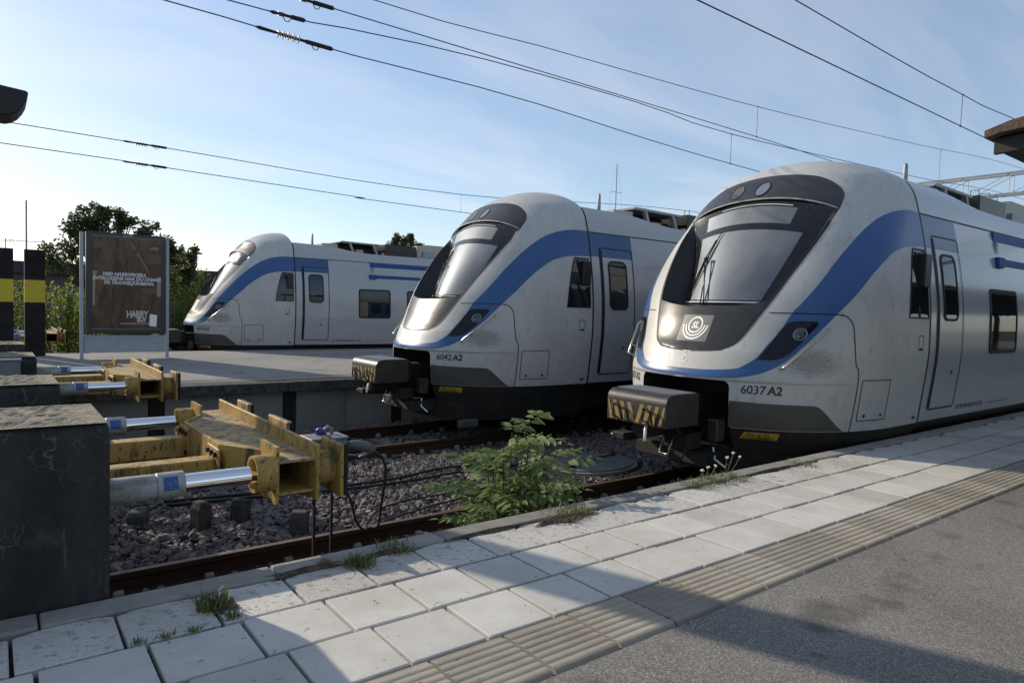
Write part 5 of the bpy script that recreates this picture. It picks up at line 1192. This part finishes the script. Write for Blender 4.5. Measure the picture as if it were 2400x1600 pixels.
limb_tree(6.9, 31.5, 4.0, [(-.6, 3.6, .6), (-.9, 2.9, .8), (0, 2.4, .9), (-.2, 4.0, .3)], 'dark leafy tree between the poster board and the farthest train', 12, per=140, size=.14)
def hedge(x, y, w, h, label, seed, per=60):
    rg_ = random.Random(seed); t = empty('bush', (x, y, .05)); tag(t, label, 'bush', 'bushes behind the third track'); cl = []; mb = MB()
    for k in range(int(26*w)):
        px = rg_.uniform(-w/2, w/2); py = rg_.uniform(-.4, .4); hh = h*rg_.uniform(.55, 1.0)*(1-.25*(abs(px)/(w/2))**2)
        mb.tube([(px*.5, py*.5, 0), (px, py, hh)], [.015, .006], 4)
        for z in np.arange(.15, hh, .16): cl.append((px+rg_.uniform(-.06, .06), py+rg_.uniform(-.06, .06), z, .17*(1.15-.6*z/h)))
    mb.build('stems', MT['tree_bark'], t); leaf_cloud('foliage', cl, max(6, per//5), .095, MT['leaf_hedge'], t, seed, up=.5)
hedge(.35, 24.6, 1.5, 2.65, 'green bush seen between the two black pillars', 21)
hedge(1.75, 24.4, 1.6, 2.65, 'tall green bush filling the gap between pillar and poster board', 22)
hedge(3.3, 24.6, 1.7, 2.5, 'green bush hidden behind the poster board', 23)
hedge(4.75, 24.5, 1.3, 3.0, 'green bush right of the poster board', 24)
hedge(5.8, 24.6, 1.1, 3.2, 'tall pointed green bush beside the nose of the farthest train', 25)
hedge(-1.2, 24.6, 1.8, 2.7, 'green bush at the left edge beyond the pillars', 26)
hedge(7.0, 24.8, 1.5, 2.2, 'low green bush behind the nose of the farthest train', 27)

# the ash like bush at the platform edge: compound leaves
def compound_leaf(V, F, o, d, n, L, k, rg_, droop=.25):
    d = d.normalized(); s_ = d.cross(n).normalized(); n = s_.cross(d).normalized()
    for i in range(k+1):
        t = i/k; c = o+d*L*(.18+.82*t)-n*(droop*L*t*t)
        w_ = L*.35*(1-.45*abs(t-.45)*1.6)
        for sg in ((-1, 1) if i < k else (0,)):
            e = (s_*sg*.9+d*(.45 if sg else 1.0)-n*rg_.uniform(-.05, .45)).normalized(); lw = w_*.25; q = n.cross(e).normalized() if sg else s_
            q = (q-e*q.dot(e)).normalized(); b = len(V)
            f_ = n*w_*.05
            V += [c, c+e*w_*.35+q*lw*1.0+f_, c+e*w_*.40-n*.0, c+e*w_*.35-q*lw*1.0+f_, c+e*w_*.72+q*lw*.72+f_*.5-n*.08*w_, c+e*w_*.72-q*lw*.72+f_*.5-n*.08*w_, c+e*w_-n*.2*w_]
            F += [(b, b+1, b+2), (b, b+2, b+3), (b+1, b+4, b+2), (b+2, b+5, b+3), (b+4, b+6, b+2), (b+2, b+6, b+5)]
rb = random.Random(31)
bush = empty('leafy_bush', (3.25, 4.25, -.15)); tag(bush, 'leafy green bush with feathered leaves growing beside the platform edge', 'bush')
V, F = [], []; st = MB(); leaves = 0
tips = []
for k in range(27):
    a = rb.uniform(0, 6.28); rr_ = rb.random()**.5
    x = math.cos(a)*rr_*.50-.03; y = math.sin(a)*rr_*.34; z = 1.32-.95*((x-.12)/.62)**2-.5*abs(y)-rb.uniform(0, .40)
    if k < 4: x, y, z = [( .16, -.02, 1.33), (.28, .05, 1.28), (-.12, -.1, 1.2), (.40, .0, 1.12)][k]
    p0 = Vector((x*.25, y*.3, 0)); p1 = Vector((x*.6, y*.6, z*.55)); p2 = Vector((x, y, z)); tips.append((p0, p1, p2)); st.tube([p0, p1, p2], [.011, .008, .004], 5)
    nl = 9
    for i in range(nl):
        t = .22+.78*i/(nl-1); c = p0.lerp(p1, t*2) if t < .5 else p1.lerp(p2, t*2-1)
        az = a+i*2.4+rb.uniform(-.4, .4); d = Vector((math.cos(az), math.sin(az), rb.uniform(.05, .65)-.2*(1-t)))
        compound_leaf(V, F, c, d, Vector((rb.uniform(-.2, .2), rb.uniform(-.4, .1), 1)), rb.uniform(.24, .44), 5, rb, rb.uniform(.15, .45))
for k in range(18):        # low shoots spilling over the left foot
    x = rb.uniform(-.72, -.1); y = rb.uniform(-.45, -.1); z = .55+.35*(x+.75)+rb.uniform(-.05, .2)
    p0 = Vector((x*.6, y*.5, 0)); p2 = Vector((x, y, z)); st.tube([p0, p2], [.007, .003], 4)
    for i in range(5):
        c = p0.lerp(p2, .45+.55*i/4); az = rb.uniform(0, 6.28); compound_leaf(V, F, c, Vector((math.cos(az), math.sin(az), rb.uniform(0, .6))), Vector((0, -.2, 1)), rb.uniform(.14, .26), 4, rb, .35)
st.build('stems', MT['tree_bark'], bush, smooth=True)
mbl = MB(); mbl.add(V, F); mbl.build('foliage', MT['leaf_bush'], bush)

# weeds and grass along the kerb
def tuft(name, x, y, z, r, h, n, m, label, seed, lean=.5, cat='grass tuft', grp='weeds along the kerb'):
    rg_ = random.Random(seed); V, F = [], []
    for k in range(n):
        a = rg_.uniform(0, 6.28); q = 1.25*r*rg_.random()**.8; bx, by = q*math.cos(a), q*math.sin(a); L = h*.72*rg_.uniform(.45, 1.1); la = rg_.uniform(0, 6.28); ln = lean*1.7*rg_.uniform(.1, 1.2)
        d = Vector((math.cos(la)*ln, math.sin(la)*ln, 1)).normalized(); s_ = Vector((-math.sin(la), math.cos(la), 0))*.0028*rg_.uniform(.7, 1.5); o = Vector((bx, by, 0)); m_ = o+d*L*.55; t_ = m_+Vector((d.x*1.6, d.y*1.6, d.z*.55)).normalized()*L*.45
        b = len(V); V += [o-s_, o+s_, m_+s_*.8, m_-s_*.8, t_]; F += [(b, b+1, b+2, b+3), (b+3, b+2, b+4)]
    o = MB().add(V, F).build(name, m); o.location = (x, y, z); tag(o, label, cat, grp, 'stuff'); return o
G = MT['grass']; DG = MT['dry']
tuft('grass_tuft', .79, 3.22, PZ, .06, .14, 130, G, 'dark green weed tuft in the slab joint nearest the concrete block', 41)
tuft('grass_tuft', .83, 3.06, PZ, .04, .06, 60, G, 'short grass just below the dark weed tuft', 42)
tuft('weed', 1.40, 3.41, PZ, .03, .11, 46, DG, 'greyish spiky weed at the kerb left of the brightest grass tuft', 43, .8, 'weed')
tuft('grass_tuft', 1.56, 3.32, PZ, .07, .12, 210, G, 'round yellowish green grass tuft at the kerb', 44, .8)
tuft('grass_tuft', 1.82, 3.42, PZ, .09, .10, 130, G, 'thin grass tuft right of the round yellowish tuft', 45, .8)
tuft('dry_weed', 3.05, 3.36, PZ, .14, .09, 200, DG, 'brown dry grass at the kerb in front of the leafy bush', 46, 1.0, 'weed')
tuft('grass_tuft', 3.22, 3.40, PZ, .10, .10, 150, G, 'green weeds at the kerb right of the leafy bush', 47, .9)
for k, xx in enumerate((4.55, 4.78, 5.02)): tuft('grass_tuft', xx, 3.41+.02*(k % 2), PZ, .12, .09, 170, G, 'patch of grass at the kerb under the white flowers, %s of three' % ('left', 'middle', 'right')[k], 48+k, .9)
tuft('grass_tuft', 6.1, 3.38, PZ, .13, .07, 150, G, 'grass at the kerb beside the skirt of the nearest train', 52, .9)
tuft('grass_tuft', .46, 3.03, PZ, .03, .05, 26, G, 'tiny grass sprout in the first slab joint, leftmost of three', 53, .7)
tuft('grass_tuft', .56, 3.03, PZ, .03, .05, 26, G, 'tiny grass sprout in the first slab joint, middle of three', 54, .7)
tuft('grass_tuft', .67, 3.02, PZ, .03, .05, 26, G, 'tiny grass sprout in the first slab joint, rightmost of three', 55, .7)
for k, (x, y, rx, ry, lb) in enumerate([(1.30, 3.40, .22, .035, 'brown plant litter along the kerb near the spiky weed'), (1.75, 3.40, .18, .035, 'brown plant litter at the foot of the round grass tuft'), (2.45, 3.38, .30, .03, 'strip of brown litter along the kerb left of the dry grass'), (3.05, 3.33, .24, .06, 'brown litter patch under the dry grass at the kerb'), (5.6, 3.38, .35, .025, 'strip of brown litter along the kerb beside the nearest train'), (.82, 3.2, .07, .08, 'dark soil under the weed tuft nearest the concrete block')]):
    rg_ = random.Random(60+k)
    def fnl(u, v, rx=rx, ry=ry, rg_=rg_):
        a = 2*math.pi*u; q = v*(1+.25*math.sin(5*a+k)+.12*math.sin(11*a)); return (rx*q*math.cos(a), ry*q*math.sin(a), .014*(1-v)+rg_.uniform(0, .006))
    o = MB().grid(fnl, 40, 7).build('plant_litter', MT['soil']); o.location = (x, y, PZ+.003); tag(o, lb, 'plant litter', 'litter along the kerb')
def flowers(x, y, label, seed, stems):
    rg_ = random.Random(seed); t = empty('white_flower', (x, y, PZ)); tag(t, label, 'flower', 'white flowers at the kerb'); st = MB(); fl = MB()
    for (dx, h, ln) in stems:
        top = Vector((dx+ln, rg_.uniform(-.02, .02), h)); st.tube([(dx*.3, 0, 0), (dx*.8+ln*.3, 0, h*.5), top], .003, 5); st.tube([(dx*.8+ln*.3, 0, h*.5), (dx*.8+ln*.3+.03, 0, h*.62)], .002, 4)
        for q in range(14):
            p = top+Vector((rg_.uniform(-.013, .013), rg_.uniform(-.013, .013), rg_.uniform(-.004, .008))); fl.tube([p, p+Vector((0, 0, .006)), p+Vector((0, 0, .012))], [.002, .005, .002], 6)
    st.build('stem', G, t); fl.build('flower_head', MT['flower'], t)
flowers(5.08, 3.50, 'tallest white flowers at the kerb in front of the nearest train', 71, [(0, .15, .0), (.06, .18, .03), (.14, .13, .07)])
flowers(4.72, 3.48, 'low white flowers at the kerb left of the tallest ones', 72, [(0, .09, -.02), (.08, .10, 0), (.17, .10, .02)])
mb = MB(); rg_ = random.Random(81)
tuft('dry_stalk', 1.52, 3.62, .25, .03, .75, 9, DG, 'tall thin dry stalk standing in front of the rusty rail', 82, .22, 'weed')
tuft('dry_stalk', 2.95, 3.60, .35, .06, .62, 14, DG, 'dry stalks between the leafy bush and the kerb', 83, .3, 'weed')
# scattered leaves on the slabs
mb = MB()
for k in range(60):
    x, y = rng.uniform(.4, 7), rng.uniform(.9, 3.35); s_ = rng.uniform(.005, .013); a_ = rng.uniform(0, 6.28); c1, s1 = math.cos(a_), math.sin(a_)
    mb.add([(x+c1*q[0]-s1*q[1], y+s1*q[0]+c1*q[1], PZ+.006+q[2]) for q in ((-s_, 0, 0), (0, -s_*.5, .003), (s_, 0, .001), (0, s_*.5, .004))], [(0, 1, 2, 3)])
o = mb.build('fallen_leaves', MT['soil']); tag(o, 'tiny brown leaves and crumbs scattered over the near platform', 'leaf litter', kind='stuff')
